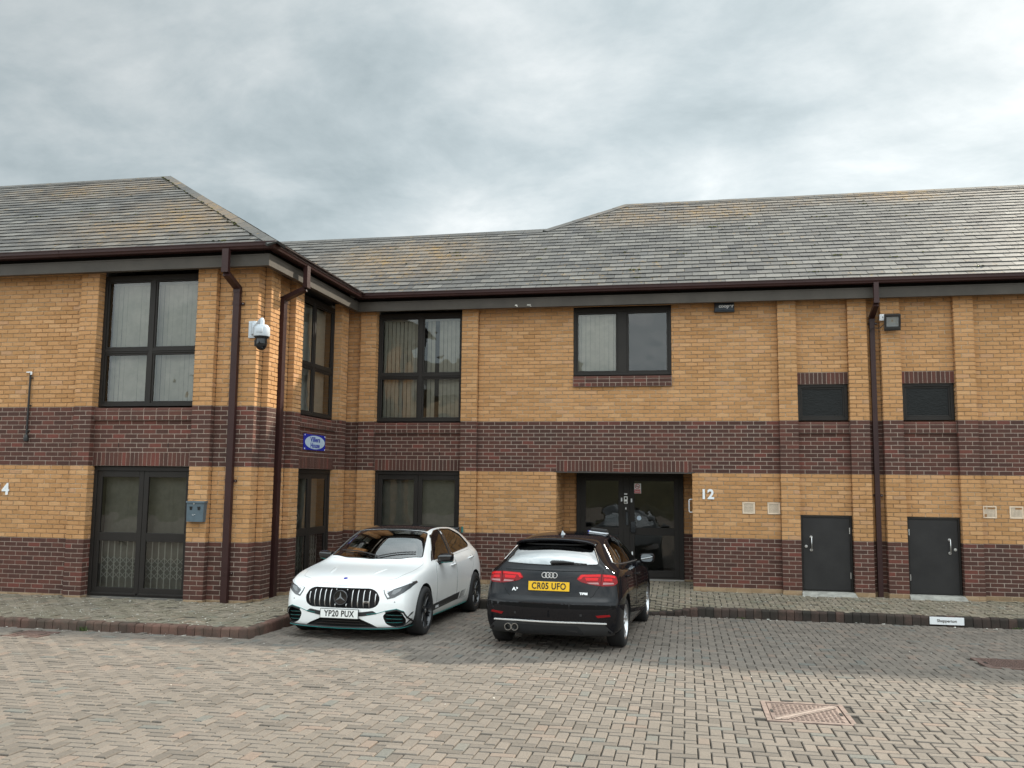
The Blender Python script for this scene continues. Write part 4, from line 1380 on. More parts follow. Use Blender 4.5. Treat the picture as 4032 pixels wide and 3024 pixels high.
# cast covers
def cover(label, x0, x1, y0, y1, mat, diag=True):
    zc = zg((y0 + y1) / 2)
    T0 = thing('manhole_cover', label, 'manhole cover', ((x0 + x1) / 2, (y0 + y1) / 2, zc))
    sl = lambda y: -S_ * y
    w, h = (x1 - x0) / 2, (y1 - y0) / 2
    T = lambda x, y, z: (x, y, z + sl(y))
    mb = MB()
    f = 0.045
    for (a, b, c, d) in ((-w, w, -h, -h + f), (-w, w, h - f, h), (-w, -w + f, -h + f, h - f), (w - f, w, -h + f, h - f)):
        mb.box((a, c, -0.03), (b, d, 0.003), mat, T=T, bevel=0.003)
    mb.box((-w + f, -h + f, -0.04), (w - f, h - f, -0.02), 'hole_dark', T=T)
    mb.build('frame', T0)
    mb = MB()
    i = f + 0.008
    mb.box((-w + i, -h + i, -0.025), (w - i, h - i, -0.003), mat, T=T, bevel=0.003)
    # raised studs
    nx, ny = 14, 13
    for a in range(nx):
        for b in range(ny):
            x = -w + i + 0.05 + a * (2 * w - 2 * i - 0.1) / (nx - 1); y = -h + i + 0.05 + b * (2 * h - 2 * i - 0.1) / (ny - 1)
            if diag and abs((x + w) / (2 * w) - (y + h) / (2 * h)) < 0.085: continue
            s1 = 0.013 if (a + b) % 2 else 0.008; s2 = 0.021 - s1
            mb.box((x - s1, y - s2, -0.004), (x + s1, y + s2, 0.003), mat, T=T, rnd=0.9)
    if diag:
        a_ = [(-w + i + .02, -h + i + .09), (-w + i + .02, -h + i + .02), (-w + i + .09, -h + i + .02), (w - i - .02, h - i - .09), (w - i - .02, h - i - .02), (w - i - .09, h - i - .02)]
        mb.add([T(x, y, 0.0022) for x, y in a_], [tuple(range(6))], 'iron_band')
        for o in (-0.04, 0.04):
            mb.tube([T(-w + i + 0.03 + max(o, 0), -h + i + 0.03 - min(o, 0), 0.002), T(w - i - 0.03 + min(o, 0), h - i - 0.03 - max(o, 0), 0.002)], 0.006, mat, n=5)
    mb.build('lid', T0)
    for x in (-w + i + 0.02, w - i - 0.02):
        mb = MB(); mb.box((x - 0.012, -0.05, -0.002), (x + 0.012, 0.05, 0.0015), 'hole_dark', T=T); mb.build('keyhole', T0)
cover('rusty cast iron manhole cover with a diagonal band in the open paving', *COVERS[0], 'cast_iron')
cover('dark reddish manhole cover at the right picture edge', *COVERS[1], 'iron_brown', False)
cover('small dark brown manhole cover against the left kerb', *COVERS[2], 'iron_brown', False)
mb = MB()
a, b, c, d = COVERS[0]
for k in range(4):
    mb.add([(b + 0.004, c + k * 0.2, zg(c) - 0.004), (b + 0.1, c + k * 0.2, zg(c) - 0.004), (b + 0.1, c + k * 0.2 + 0.19, zg(c + .2) - 0.004), (b + 0.004, c + k * 0.2 + 0.19, zg(c + .2) - 0.004)], [(0, 1, 2, 3)], 'paver', 0.7)

# parking name plate on the kerb
sp = thing('parking_plate', 'white plate reading Shepperton fixed to the front of the kerb', 'sign', (8.0, KY - 0.012, -0.105))
mb = MB(); mb.box((-0.25, -0.008, -0.058), (0.25, 0.006, 0.058), 'white_paint', bevel=0.002); mb.build('plate', sp)
mb = MB(); text_mesh(mb, 'Shepperton', 0.062, lambda x, y, q: (x, -0.0095 - q, y), 'iron_dark', 0.002, bold=0.001); mb.build('lettering', sp)

# litter and weeds
mb = MB()
def fleck(x, y, z, s, mat='litter_pale'):
    a = random.uniform(0, 6.28); l, w = s * random.uniform(0.6, 1.5), s * random.uniform(0.3, 0.8)
    c, s_ = math.cos(a), math.sin(a)
    pts = [(-l, -w * .6), (0, -w), (l, -w * .2), (l * .6, w), (-l * .7, w * .7)]
    vs = [(x + p * c - q * s_, y + p * s_ + q * c, z + 0.004 + random.uniform(0, 0.006)) for p, q in pts]
    mb.add(vs, [(0, 1, 2, 3, 4)], mat, random.random())
for k in range(520):
    x = random.uniform(-7.5, -1.8); y = random.uniform(-6.0, -4.1); fleck(x, y, zp(x, y), random.uniform(0.007, 0.016))
for k in range(520):
    x = random.uniform(-1.4, 10.5); y = random.uniform(-1.8, -0.1); fleck(x, y, zp(x, y), random.uniform(0.007, 0.016))
for k in range(30):
    x = random.uniform(-7.0, -1.7); y = KYW - random.uniform(0.02, 0.16); fleck(x, y, zg(y), random.uniform(0.01, 0.025))
for k in range(26):
    x = random.uniform(4, 10); y = KY - random.uniform(0.02, 0.25); fleck(x, y, zg(y), random.uniform(0.01, 0.028))
for k in range(70):
    x = random.uniform(-5, 9); y = random.uniform(-9.5, -2.6); fleck(x, y, zg(y), random.uniform(0.006, 0.014))
tag(mb.build('litter'), 'scattered pale leaf flecks and litter on the paving and footway', 'litter', kind='stuff')
def weed(x, y, z, label, n, h):
    t = thing('weed', label, 'weed', (x, y, z), 0)
    mb = MB()
    for k in range(n):
        a = random.uniform(0, 6.28); r = random.uniform(0, 0.09); hh = h * random.uniform(0.5, 1.2)
        b = Vector((r * math.cos(a), r * 0.4 * math.sin(a), 0)); lean = Vector((random.uniform(-.6, .6), random.uniform(-.5, .3), 1)) * hh
        w = Vector((math.cos(a + 1.5), math.sin(a + 1.5), 0)) * 0.006
        m_ = b + lean * 0.6 + Vector((0, 0, 0.01))
        mb.add([tuple(b - w), tuple(b + w), tuple(m_ + w), tuple(b + lean), tuple(m_ - w)], [(0, 1, 2, 4), (4, 2, 3)], 'grass_green', random.random())
    mb.build('blades', t)
weed(-4.05, KYW - 0.05, zg(KYW), 'green weed tuft growing at the foot of the left kerb by the small cover', 34, 0.06)
weed(9.0, KY - 0.05, zg(KY), 'low green weed growing against the right kerb beside the white name plate', 26, 0.03)
weed(4.9, KY - 0.04, zg(KY), 'small weed in the joint where the dropped kerb rises', 14, 0.025)

# ------------------------------------------------------------------ what stands behind the viewer (seen in the glass and paint)
mb = MB()
xs = np.linspace(-45, 50, 30); prof = [(-24.5, 0.0), (-26, 0.35), (-28, 1.5), (-31, 2.9), (-36, 3.4), (-60, 3.6)]
zb = zg(-26)
vs = [(x, y, zb + z + (rng.normal(0, 0.12) if 0.1 < z else -0.05)) for y, z in prof for x in xs]
fs = [(j * 30 + i + 1, j * 30 + i, (j + 1) * 30 + i, (j + 1) * 30 + i + 1) for j in range(len(prof) - 1) for i in range(29)]
mb.add(vs, fs, 'bank_grass')
tag(mb.build('grass_bank'), kind='structure')
def far_tree(x, y, h, label):
    t = thing('tree', label, 'tree', (x, y, zb + 2.6))
    mb = MB(); mb.tube([(0, 0, -0.5), (0.1, 0, h * 0.3), (-0.1, 0.1, h * 0.6)], [0.22, 0.16, 0.08], 'bark', n=8); mb.build('trunk', t)
    mb = MB()
    n = 2600
    for k in range(n):
        while True:
            p = np.array([random.uniform(-1, 1) for _ in range(3)])
            if np.linalg.norm(p) < 1: break
        c = np.array([0, 0, h * 0.62]) + p * np.array([h * 0.36, h * 0.36, h * 0.42])
        d1 = Vector(rng.normal(size=3)).normalized() * 0.16; d2 = d1.orthogonal().normalized() * 0.10
        c = Vector(c)
        mb.add([tuple(c - d1), tuple(c - d2), tuple(c + d1), tuple(c + d2)], [(0, 1, 2, 3)], 'leaf_dark', random.random())
    mb.build('crown', t)
fb = thing('opposite_building', 'yellow brick office block with slate roof standing on the bank opposite', 'building', (-12, -38, zb + 3.0))
mb = MB()
TO = lambda u, z, d: (-u, d, z)
panel(mb, plane_T((12, 0, 0), (-1, 0, 0), (0, 1, 0)), 0, 24, 0, 60, 0, mats='yellow_brick') if False else None
mb.box((-12, -8, -1), (12, 0, 4.2), 'mortar_tan'); mb.build('wall', fb)
mb = MB(); mb.add([(-12.4, 0.5, 4.2), (12.4, 0.5, 4.2), (8.5, -4, 6.8), (-8.5, -4, 6.8), (-12.4, -8.5, 4.2), (12.4, -8.5, 4.2)], [(1, 0, 3, 2), (4, 5, 2, 3), (0, 4, 3), (5, 1, 2)], 'slate'); mb.build('roof', fb)
for k in range(5):
    x = -9.5 + k * 4.5
    mb = MB(); mb.box((x, 0.0, 0.8), (x + 1.8, 0.05, 2.6), 'frame_brown'); w_ = mb.build('window', fb)
    mb = MB(); mb.quads([[(x + 1.7, 0.06, 0.9), (x + 0.1, 0.06, 0.9), (x + 0.1, 0.06, 2.5), (x + 1.7, 0.06, 2.5)]], 'window_glass', 0.5); mb.build('pane', w_)
# ------------------------------------------------------------------ cars
def paint(name, col, rough=0.35, flake=0.0):
    m, g, b = material(name)
    pos = g.n('ShaderNodeTexCoord').outputs['Object']
    f = g.noise(pos, 3.0, 3)
    g.put(b.inputs['Base Color'], g.ramp(f, [(0.3, tuple(c * 0.95 for c in col)), (0.7, col)]))
    b.inputs['Roughness'].default_value = rough
    b.inputs['Coat Weight'].default_value = 1.0 if col[0] > 0.3 else 0.65
    b.inputs['Specular IOR Level'].default_value = 0.5 if col[0] > 0.3 else 0.0
    b.inputs['Coat Roughness'].default_value = 0.025
    if flake:
        b.inputs['Metallic'].default_value = flake
paint('white_car_paint', (0.88, 0.89, 0.89))
paint('black_car_paint', (0.006, 0.006, 0.008), 0.3)
simple('car_black_gloss', (0.010, 0.010, 0.012), 0.10, coat=0.6)
simple('car_plastic', (0.018, 0.018, 0.019), 0.55)
simple('car_cavity', (0.010, 0.010, 0.011), 0.9)
simple('car_cabin', (0.035, 0.034, 0.034), 0.85)
simple('seat_fabric', (0.040, 0.038, 0.038), 0.8)
simple('chrome', (0.80, 0.80, 0.80), 0.25, metal=0.55)
simple('gap_grey', (0.20, 0.20, 0.20), 0.8)
simple('star_dark', (0.16, 0.165, 0.17), 0.3, metal=0.8)
simple('satin_chrome', (0.62, 0.62, 0.62), 0.3, metal=1.0)
simple('alloy_silver', (0.60, 0.61, 0.63), 0.28, metal=0.9)
simple('alloy_dark', (0.030, 0.032, 0.036), 0.28, metal=0.5, coat=0.5)
simple('tyre', (0.016, 0.016, 0.017), 0.75, var=0.2, vscale=20)
simple('disc_steel', (0.30, 0.30, 0.30), 0.35, metal=1.0)
simple('teal_trim', (0.012, 0.21, 0.20), 0.35)
simple('lamp_red', (0.22, 0.003, 0.006), 0.2, spec=0.25, coat=0.15)
simple('lamp_red_bright', (0.62, 0.010, 0.014), 0.25, spec=0.25, coat=0.1)
simple('lamp_clear', (0.42, 0.22, 0.22), 0.2, spec=0.3)
simple('lamp_dark', (0.05, 0.055, 0.06), 0.2, coat=0.8)
simple('lens_grey', (0.22, 0.23, 0.24), 0.2)
simple('lamp_white', (0.85, 0.87, 0.90), 0.2)
simple('plate_white', (0.78, 0.78, 0.76), 0.4)
simple('plate_yellow', (0.80, 0.47, 0.012), 0.4)
simple('plate_black', (0.012, 0.012, 0.012), 0.5)
simple('mirror_glass', (0.75, 0.80, 0.84), 0.02, metal=1.0)
simple('tan_leather', (0.34, 0.22, 0.11), 0.7)
simple('paper', (0.72, 0.74, 0.78), 0.7)

class Car:
    """half control net -> subdivided shell -> openings cut out; parts are laid on the shell by projection"""
    def __init__(c, spec, root, paintm):
        c.sp = spec; c.root = root; c.paint = paintm
        c.yF = spec['wb'] / 2 + spec['foh']
        c.cage()
    def Y(c, s): return c.yF - s
    def cage(c):
        sp = c.sp; st = sp['st']
        fb = [0, .45, .8, 1.0]; ft = [1.0, .72, .38, 0]
        V = {}; verts = []; faces = []
        def addv(key, x, s, z):
            V[key] = len(verts); verts.append((x, c.Y(s), z))
        n = len(st)
        def lean(i, z):
            if i == 0: return float(np.interp(z, *sp['nose']))
            if i == n - 1: return float(np.interp(z, *sp['tail']))
            return 0.0
        rows = []
        for i, (s, bow, zb, ws, side, t3, zc) in enumerate(st):
            ym = max(p[0] for p in side)
            pts = [(f * ws, zb) for f in fb] + list(side) + [(t3[0] * f, t3[1] + (zc - t3[1]) * (1 - f ** 2.2)) for f in ft]
            rows.append(pts)
            for k, (y, z) in enumerate(pts):
                sv = s - bow * (1 - (y / ym) ** 2) + lean(i, z)
                for sg in (1, -1):
                    if y == 0 and sg < 0: V[(i, k, -1)] = V[(i, k, 1)]; continue
                    addv((i, k, sg), sg * y, sv, z)
        K = 13
        for i in range(n - 1):
            for k in range(K - 1):
                a, b, d, e = V[(i, k, 1)], V[(i + 1, k, 1)], V[(i + 1, k + 1, 1)], V[(i, k + 1, 1)]
                faces.append((a, e, d, b))
                a, b, d, e = V[(i, k, -1)], V[(i + 1, k, -1)], V[(i + 1, k + 1, -1)], V[(i, k + 1, -1)]
                faces.append((a, b, d, e))
        for i in (0, n - 1):
            s, bow, zb, ws, side, t3, zc = st[i]
            ym = max(p[0] for p in side)
            fr = [(0.8, 0.72), (0.45, 0.38), (0.0, 0.0)]
            def key(r, col, sg):      # r 0..6 (b3,s1..s5,t3), col 0(outer)..3(centre)
                if r == 0: return V[(i, 3 - col, sg)]
                if r == 6: return V[(i, 9 + col, sg)]
                if col == 0: return V[(i, 3 + r, sg)]
                return V[('cap', i, r, col, sg)]
            for r in range(1, 6):
                y0, z0 = side[r - 1]
                for col in (1, 2, 3):
                    f = fr[col - 1][0] + (fr[col - 1][1] - fr[col - 1][0]) * r / 6
                    y = y0 * f; z = z0 + (sp.get('capz', [0] * 7)[r]) * (1 - f * f)
                    sv = s - bow * (1 - (y / ym) ** 2) + lean(i, z)
                    for sg in (1, -1):
                        if col == 3 and sg < 0: V[('cap', i, r, col, -1)] = V[('cap', i, r, col, 1)]; continue
                        addv(('cap', i, r, col, sg), sg * y, sv, z)
            for r in range(6):
                for col in range(3):
                    q = [key(r, col, 1), key(r, col + 1, 1), key(r + 1, col + 1, 1), key(r + 1, col, 1)]
                    q2 = [key(r, col, -1), key(r, col + 1, -1), key(r + 1, col + 1, -1), key(r + 1, col, -1)]
                    if i == 0: q = q[::-1]
                    else: q2 = q2[::-1]
                    faces.append(tuple(q)); faces.append(tuple(q2))
        me = bpy.data.meshes.new('cage'); me.from_pydata(verts, [], faces); me.update()
        bm = bmesh.new(); bm.from_mesh(me)
        bmesh.ops.recalc_face_normals(bm, faces=bm.faces)
        cl = bm.edges.layers.float.get('crease_edge') or bm.edges.layers.float.new('crease_edge')
        for kk, cr in sp.get('crease', {7: 0.45}).items():
            ids = {sg: [V[(i, kk, sg)] for i in range(n)] for sg in (1, -1)}
            bm.verts.ensure_lookup_table()
            for sg in (1, -1):
                for i in range(n - 1):
                    e = bm.edges.get((bm.verts[ids[sg][i]], bm.verts[ids[sg][i + 1]]))
                    if e: e[cl] = cr
        bm.to_mesh(me); bm.free()
        o = bpy.data.objects.new('cage', me); COL.objects.link(o)
        md = o.modifiers.new('s', 'SUBSURF'); md.levels = 2; md.render_levels = 2
        dg = bpy.context.evaluated_depsgraph_get()
        sub = bpy.data.meshes.new_from_object(o.evaluated_get(dg))
        bpy.data.objects.remove(o); bpy.data.meshes.remove(me)
        c.shell = sub
        sub.calc_loop_triangles()
        c.rv = [v.co.copy() for v in sub.vertices]; c.rn = [v.normal.copy() for v in sub.vertices]
        c.rt = [tuple(t.vertices) for t in sub.loop_triangles]
        c.bvh = BVHTree.FromPolygons(c.rv, c.rt)
    def nrm(c, loc, idx):
        t = c.rt[idx]
        w = poly_3d_calc([c.rv[i] for i in t], loc)
        v = c.rn[t[0]] * w[0] + c.rn[t[1]] * w[1] + c.rn[t[2]] * w[2]
        return v.normalized()
    FR = {'front': (Vector((1, 0, 0)), Vector((0, 0, 1)), Vector((0, -1, 0))), 'rear': (Vector((1, 0, 0)), Vector((0, 0, 1)), Vector((0, 1, 0))),
          'left': (Vector((0, 1, 0)), Vector((0, 0, 1)), Vector((1, 0, 0))), 'right': (Vector((0, 1, 0)), Vector((0, 0, 1)), Vector((-1, 0, 0))),
          'top': (Vector((1, 0, 0)), Vector((0, 1, 0)), Vector((0, 0, -1)))}
    def hit(c, view, a, b):
        A, B, D = c.FR[view] if isinstance(view, str) else view
        o = A * a + B * b - D * 6
        loc, n, i, d = c.bvh.ray_cast(o, D)
        if loc is None:
            loc, n, i, d = c.bvh.find_nearest(A * a + B * b - D * 0.9)
            return loc, c.nrm(loc, i)
        return loc, c.nrm(loc, i)
    def refine(c, poly, step):
        """triangulated 2D polygon split by a grid"""
        bm = bmesh.new()
        vs = [bm.verts.new((p[0], p[1], 0)) for p in poly]
        f = bm.faces.new(vs)
        bmesh.ops.triangulate(bm, faces=[f])
        P = np.array(poly)
        for ax in (0, 1):
            lo, hi = P[:, ax].min(), P[:, ax].max()
            for q in np.arange(math.ceil(lo / step) * step, hi, step):
                no = (1, 0, 0) if ax == 0 else (0, 1, 0)
                co = (q, 0, 0) if ax == 0 else (0, q, 0)
                bmesh.ops.bisect_plane(bm, geom=list(bm.verts) + list(bm.edges) + list(bm.faces), plane_co=co, plane_no=no, dist=1e-6)
        bmesh.ops.remove_doubles(bm, verts=bm.verts, dist=1e-5)
        return bm
    def patch(c, name, view, poly, mat, off=0.003, skirt=0.010, step=0.06, parent=None, smooth=True):
        poly = c.curve(poly)
        bm = c.refine(poly, step)
        A, B, D = c.FR[view] if isinstance(view, str) else view
        nrm = {}
        for v in bm.verts:
            loc, n = c.hit(view, v.co.x, v.co.y)
            v.co = loc + n * off
            nrm[v.index] = n
        bm.verts.index_update()
        for f in bm.faces:
            if f.normal.length < 1: f.normal_update()
        bm.normal_update()
        for f in bm.faces:
            if f.normal.dot(D) > 0: f.normal_flip()
        bm.verts.ensure_lookup_table()
        nl = []
        loc_n = []
        for v in bm.verts:
            l2, _, i2, _ = c.bvh.find_nearest(v.co)
            loc_n.append(c.nrm(l2, i2))
        nb = len(bm.faces)
        if skirt:
            be = [e for e in bm.edges if e.is_boundary]
            m = {}
            for e in be:
                for v in e.verts:
                    if v not in m:
                        m[v] = bm.verts.new(v.co - loc_n[v.index] * skirt)
            for e in be:
                l = e.link_loops[0]
                a, b = l.vert, l.link_loop_next.vert
                bm.faces.new((b, a, m[a], m[b]))
        me = bpy.data.meshes.new(name)
        bm.to_mesh(me); bm.free()
        me.materials.append(MATS[mat])
        if smooth:
            cn = []
            for p in me.polygons:
                p.use_smooth = True
                for li in p.loop_indices:
                    vi = me.loops[li].vertex_index
                    cn.append(tuple(loc_n[vi]) if p.index < nb and vi < len(loc_n) else tuple(p.normal))
            me.normals_split_custom_set(cn)
        o = bpy.data.objects.new(name, me); COL.objects.link(o)
        o.parent = parent or c.root
        return o
    def curve(c, poly):
        return poly
    def line(c, name, view, pts, r, mat, off=0.0, closed=False, parent=None, step=0.05, n=6):
        """thin strip or gap line laid on the shell"""
        P = []
        q = list(pts) + ([pts[0]] if closed else [])
        for k in range(len(q) - 1):
            a, b = np.array(q[k]), np.array(q[k + 1])
            m = max(1, int(np.linalg.norm(b - a) / step))
            for j in range(m):
                P.append(a + (b - a) * j / m)
        if not closed: P.append(np.array(q[-1]))
        W = []
        for p in P:
            loc, nn = c.hit(view, p[0], p[1]); W.append(loc + nn * off)
        mb = MB(); mb.tube(W, r, mat, n=n, closed=closed)
        return mb.build(name, parent or c.root)
    def merge(c, name, items, parent=None):
        pass
    def body(c, cutters):
        """cutters: list of (verts, faces) in local coords"""
        ob = bpy.data.objects.new('b', c.shell); COL.objects.link(ob)
        c.shell.materials.append(MATS[c.paint]); c.shell.materials.append(MATS['car_cavity']); c.shell.materials.append(MATS['car_cabin'])
        cur = ob
        for vs, fs, mi in cutters:
            me = bpy.data.meshes.new('cut'); me.from_pydata(vs, [], fs)
            bm = bmesh.new(); bm.from_mesh(me); bmesh.ops.recalc_face_normals(bm, faces=bm.faces); bm.to_mesh(me); bm.free()
            for m_ in (c.paint, 'car_cavity', 'car_cabin'): me.materials.append(MATS[m_])
            for p in me.polygons: p.material_index = mi
            co = bpy.data.objects.new('cut', me); COL.objects.link(co)
            md = cur.modifiers.new('b', 'BOOLEAN'); md.operation = 'DIFFERENCE'; md.solver = 'EXACT'; md.object = co; md.use_hole_tolerant = True; md.use_self = True
            dg = bpy.context.evaluated_depsgraph_get()
            nm = bpy.data.meshes.new_from_object(cur.evaluated_get(dg))
            old = cur
            cur = bpy.data.objects.new('b', nm); COL.objects.link(cur)
            bpy.data.objects.remove(old); bpy.data.objects.remove(co)
        me = cur.data
        cur.name = 'body'; me.name = 'body'
        cn = []
        for p in me.polygons:
            p.use_smooth = True
            on = p.material_index == 0
            for li in p.loop_indices:
                if on:
                    l2, _, i2, d = c.bvh.find_nearest(me.vertices[me.loops[li].vertex_index].co)
                    cn.append(tuple(c.nrm(l2, i2)))
                else:
                    cn.append(tuple(p.normal))
        me.normals_split_custom_set(cn)
        cur.parent = c.root
        return cur
    def prism(c, view, poly, d0, d1, mi=2):
        A, B, D = c.FR[view]
        n = len(poly)
        vs = [tuple(A * a + B * b + D * d0) for a, b in poly] + [tuple(A * a + B * b + D * d1) for a, b in poly]
        fs = [tuple(range(n)), tuple(range(n, 2 * n))[::-1]] + [(i, (i + 1) % n, n + (i + 1) % n, n + i) for i in range(n)]
        return vs, fs, mi
    def cyl(c, x0, x1, y, z, r, mi=1, n=48):
        vs = [(x, y + r * math.cos(2 * math.pi * k / n), z + r * math.sin(2 * math.pi * k / n)) for x in (x0, x1) for k in range(n)]
        fs = [tuple(range(n)), tuple(range(n, 2 * n))[::-1]] + [(i, (i + 1) % n, n + (i + 1) % n, n + i) for i in range(n)]
        return vs, fs, mi

def rounded(pts, r=0.02, n=4):
    """round the corners of a polygon"""
    out = []
    m = len(pts)
    for i in range(m):
        p0, p, p1 = np.array(pts[i - 1], float), np.array(pts[i], float), np.array(pts[(i + 1) % m], float)
        a, b = p0 - p, p1 - p
        la, lb = np.linalg.norm(a), np.linalg.norm(b)
        rr = min(r, la * 0.45, lb * 0.45)
        A, B = p + a / la * rr, p + b / lb * rr
        for k in range(n + 1):
            t = k / n
            out.append(tuple((1 - t) ** 2 * A + 2 * t * (1 - t) * p + t * t * B))
    return out
def mirror(poly): return [(-a, b) for a, b in poly][::-1]

def make_wheel(car, x, y, r_t, width, r_rim, style, side):
    w = bpy.data.objects.new('wheel', None); COL.objects.link(w); w.empty_display_size = 0.1
    w.parent = car.root; w.location = (x, y, r_t)
    h = width / 2
    T = (lambda a, b, z: (z * side, a, b))         # lathe axis along +x outward
    mb = MB()
    mb.lathe([(r_rim - 0.012, -h * 0.92), (r_rim + 0.012, -h), (r_t - 0.035, -h), (r_t - 0.012, -h * 0.86), (r_t, -h * 0.62), (r_t, h * 0.62), (r_t - 0.012, h * 0.86), (r_t - 0.035, h), (r_rim + 0.012, h), (r_rim - 0.012, h * 0.92)], 'tyre', T=T, n=56, closed=True)
    for q in (-0.35, 0, 0.35):
        pass
    mb.build('tyre', w)
    mat = 'alloy_dark' if style == 'dark' else 'alloy_silver'
    mb = MB()
    mb.lathe([(r_rim + 0.002, h * 0.93), (r_rim - 0.012, h * 0.97), (r_rim - 0.020, h * 0.85), (r_rim - 0.030, h * 0.5), (r_rim - 0.04, -h * 0.9), (r_rim, -h * 0.92)], mat, T=T, n=56, caps=False)
    d0 = h * 0.80
    def spoke(a0, a1, w0, w1, dd=0.0, r0=0.045, r1=None):
        r1 = r1 or r_rim - 0.014
        vs = []
        for r, a, ww, dep in ((r0, a0, w0, d0 - 0.012 + dd), (r0 + (r1 - r0) * 0.5, a0 + (a1 - a0) * 0.5, (w0 + w1) / 2, d0 - 0.004 + dd), (r1, a1, w1, d0 + 0.006 + dd)):
            ca, sa = math.cos(a), math.sin(a)
            for lat, z in ((-ww, dep - 0.012), (-ww * 0.6, dep), (ww * 0.6, dep), (ww, dep - 0.012), (ww, dep - 0.045), (-ww, dep - 0.045)):
                vs.append(T(r * ca - lat * sa, r * sa + lat * ca, z))
        fs = []
        for i in range(2):
            for k in range(6):
                fs.append((i * 6 + k, i * 6 + (k + 1) % 6, i * 6 + 6 + (k + 1) % 6, i * 6 + 6 + k))
        mb.add(vs, fs, mat)
    ph = random.uniform(0, 1)
    for k in range(5):
        a = ph + k * 2 * math.pi / 5
        if style == 'dark':
            for q in (-1, 1):
                spoke(a + q * 0.10, a + q * 0.22, 0.014, 0.012)
                spoke(a + q * 0.20, a + q * 0.45, 0.009, 0.010, -0.006, r0=0.14)
        else:
            for q in (-1, 1):
                spoke(a + q * 0.16, a + q * 0.13, 0.017, 0.020)
    mb.lathe([(0.0, d0 + 0.004), (0.030, d0 + 0.004), (0.034, d0 - 0.002), (0.062, d0 - 0.012), (0.066, d0 - 0.05), (0, d0 - 0.05)], mat, T=T, n=28)
    mb.build('rim', w)
    mb = MB(); mb.lathe([(0.0, d0 + 0.0055), (0.027, d0 + 0.0055), (0.027, d0 - 0.001)], 'satin_chrome', T=T, n=20); mb.build('hub_cap', w)
    mb = MB(); mb.lathe([(0.05, h * 0.18), (r_rim - 0.06, h * 0.18), (r_rim - 0.06, h * 0.05), (0.05, h * 0.05)], 'disc_steel', T=T, n=40, closed=True)
    mb.lathe([(0, -h * 0.4), (r_rim - 0.045, -h * 0.4), (r_rim - 0.045, -h * 0.45), (0, -h * 0.45)], 'car_cavity', T=T, n=32); mb.build('brake_disc', w)
    return w

def plate(car, loc, txt, mat, rotx, rear=False):
    p = bpy.data.objects.new('number_plate', None)
    mb = MB()
    M_ = Matrix.Translation(loc) @ Matrix.Rotation(math.pi if not rear else 0, 4, 'Z') @ Matrix.Rotation(rotx, 4, 'X')
    t = lambda x, y, z: tuple(M_ @ Vector((x, y, z)))      # x right seen from behind, y = towards car (+), z up
    bpy.data.objects.remove(p)
    mb.box((-0.26, -0.006, -0.0555), (0.26, 0.004, 0.0555), mat, T=t, bevel=0.003)
    o = mb.build('number_plate', car.root)
    mb = MB()
    text_mesh(mb, txt, 0.108, lambda x, y, q: t(x, -0.0068 - q, y - 0.001), 'plate_black', 0.0015, bold=0.0028, sx=0.83, spacing=1.08)
    mb.build('plate_lettering', o)
    mb = MB(); mb.box((-0.268, 0.0, -0.063), (0.268, 0.012, 0.063), 'car_plastic', T=t, bevel=0.002); mb.build('plate_holder', o)
    return o

def mirror_unit(car, side, y, z, x, paintm, trim=None, glass=True):
    mp = bpy.data.objects.new('wing_mirror', None)
    bpy.data.objects.remove(mp)
    bm = bmesh.new()
    bmesh.ops.create_cube(bm, size=1)
    bmesh.ops.subdivide_edges(bm, edges=bm.edges, cuts=2, use_grid_fill=True)
    for v in bm.verts:
        p = v.co
        ff = p.y + 0.5                     # 0 back .. 1 front
        sc = 1.0 - 0.42 * ff ** 2
        out = p.x + 0.5
        sz = sc * (0.92 + 0.16 * (1 - abs(out - 0.45)))
        v.co = Vector(((x + out * 0.215) * side, y + (ff - 0.5) * 0.145 - out * 0.03, z + p.z * 0.135 * sz + 0.012 * out))
    me = bpy.data.meshes.new('wing_mirror'); bm.normal_update(); bmesh.ops.recalc_face_normals(bm, faces=bm.faces)
    bm.to_mesh(me); bm.free()
    o = bpy.data.objects.new('t', me); COL.objects.link(o)
    md = o.modifiers.new('s', 'SUBSURF'); md.levels = 2
    dg = bpy.context.evaluated_depsgraph_get()
    m2 = bpy.data.meshes.new_from_object(o.evaluated_get(dg))
    bpy.data.objects.remove(o)
    for p in m2.polygons: p.use_smooth = True
    m2.materials.append(MATS[paintm])
    o = bpy.data.objects.new('wing_mirror', m2); COL.objects.link(o); o.parent = car.root
    mb = MB(); mb.tube([((x - 0.04) * side, y + 0.03, z - 0.075), ((x + 0.02) * side, y + 0.02, z - 0.065), ((x + 0.07) * side, y, z - 0.045)], [0.028, 0.024, 0.022], 'car_plastic', n=10)
    mb.build('mirror_stalk', o)
    if glass:
        mb = MB(); n = 28
        vs = []
        for k in range(n):
            a = 2 * math.pi * k / n
            u = math.copysign(abs(math.cos(a)) ** 0.6, math.cos(a)) * 0.085; w = math.copysign(abs(math.sin(a)) ** 0.6, math.sin(a)) * 0.054
            vs.append(((x + 0.108 + u) * side, y - 0.0785 - 0.03 * (0.5 + u / 0.2), z + 0.006 + w))
        mb.add(vs, [tuple(range(n))], 'mirror_glass'); mb.build('mirror_glass', o)
    if trim:
        mb = MB(); mb.tube([((x + 0.02) * side, y + 0.03, z - 0.055), ((x + 0.10) * side, y + 0.02, z - 0.058), ((x + 0.205) * side, y - 0.03, z - 0.045)], 0.006, trim, n=6); mb.build('mirror_trim', o)
    return o

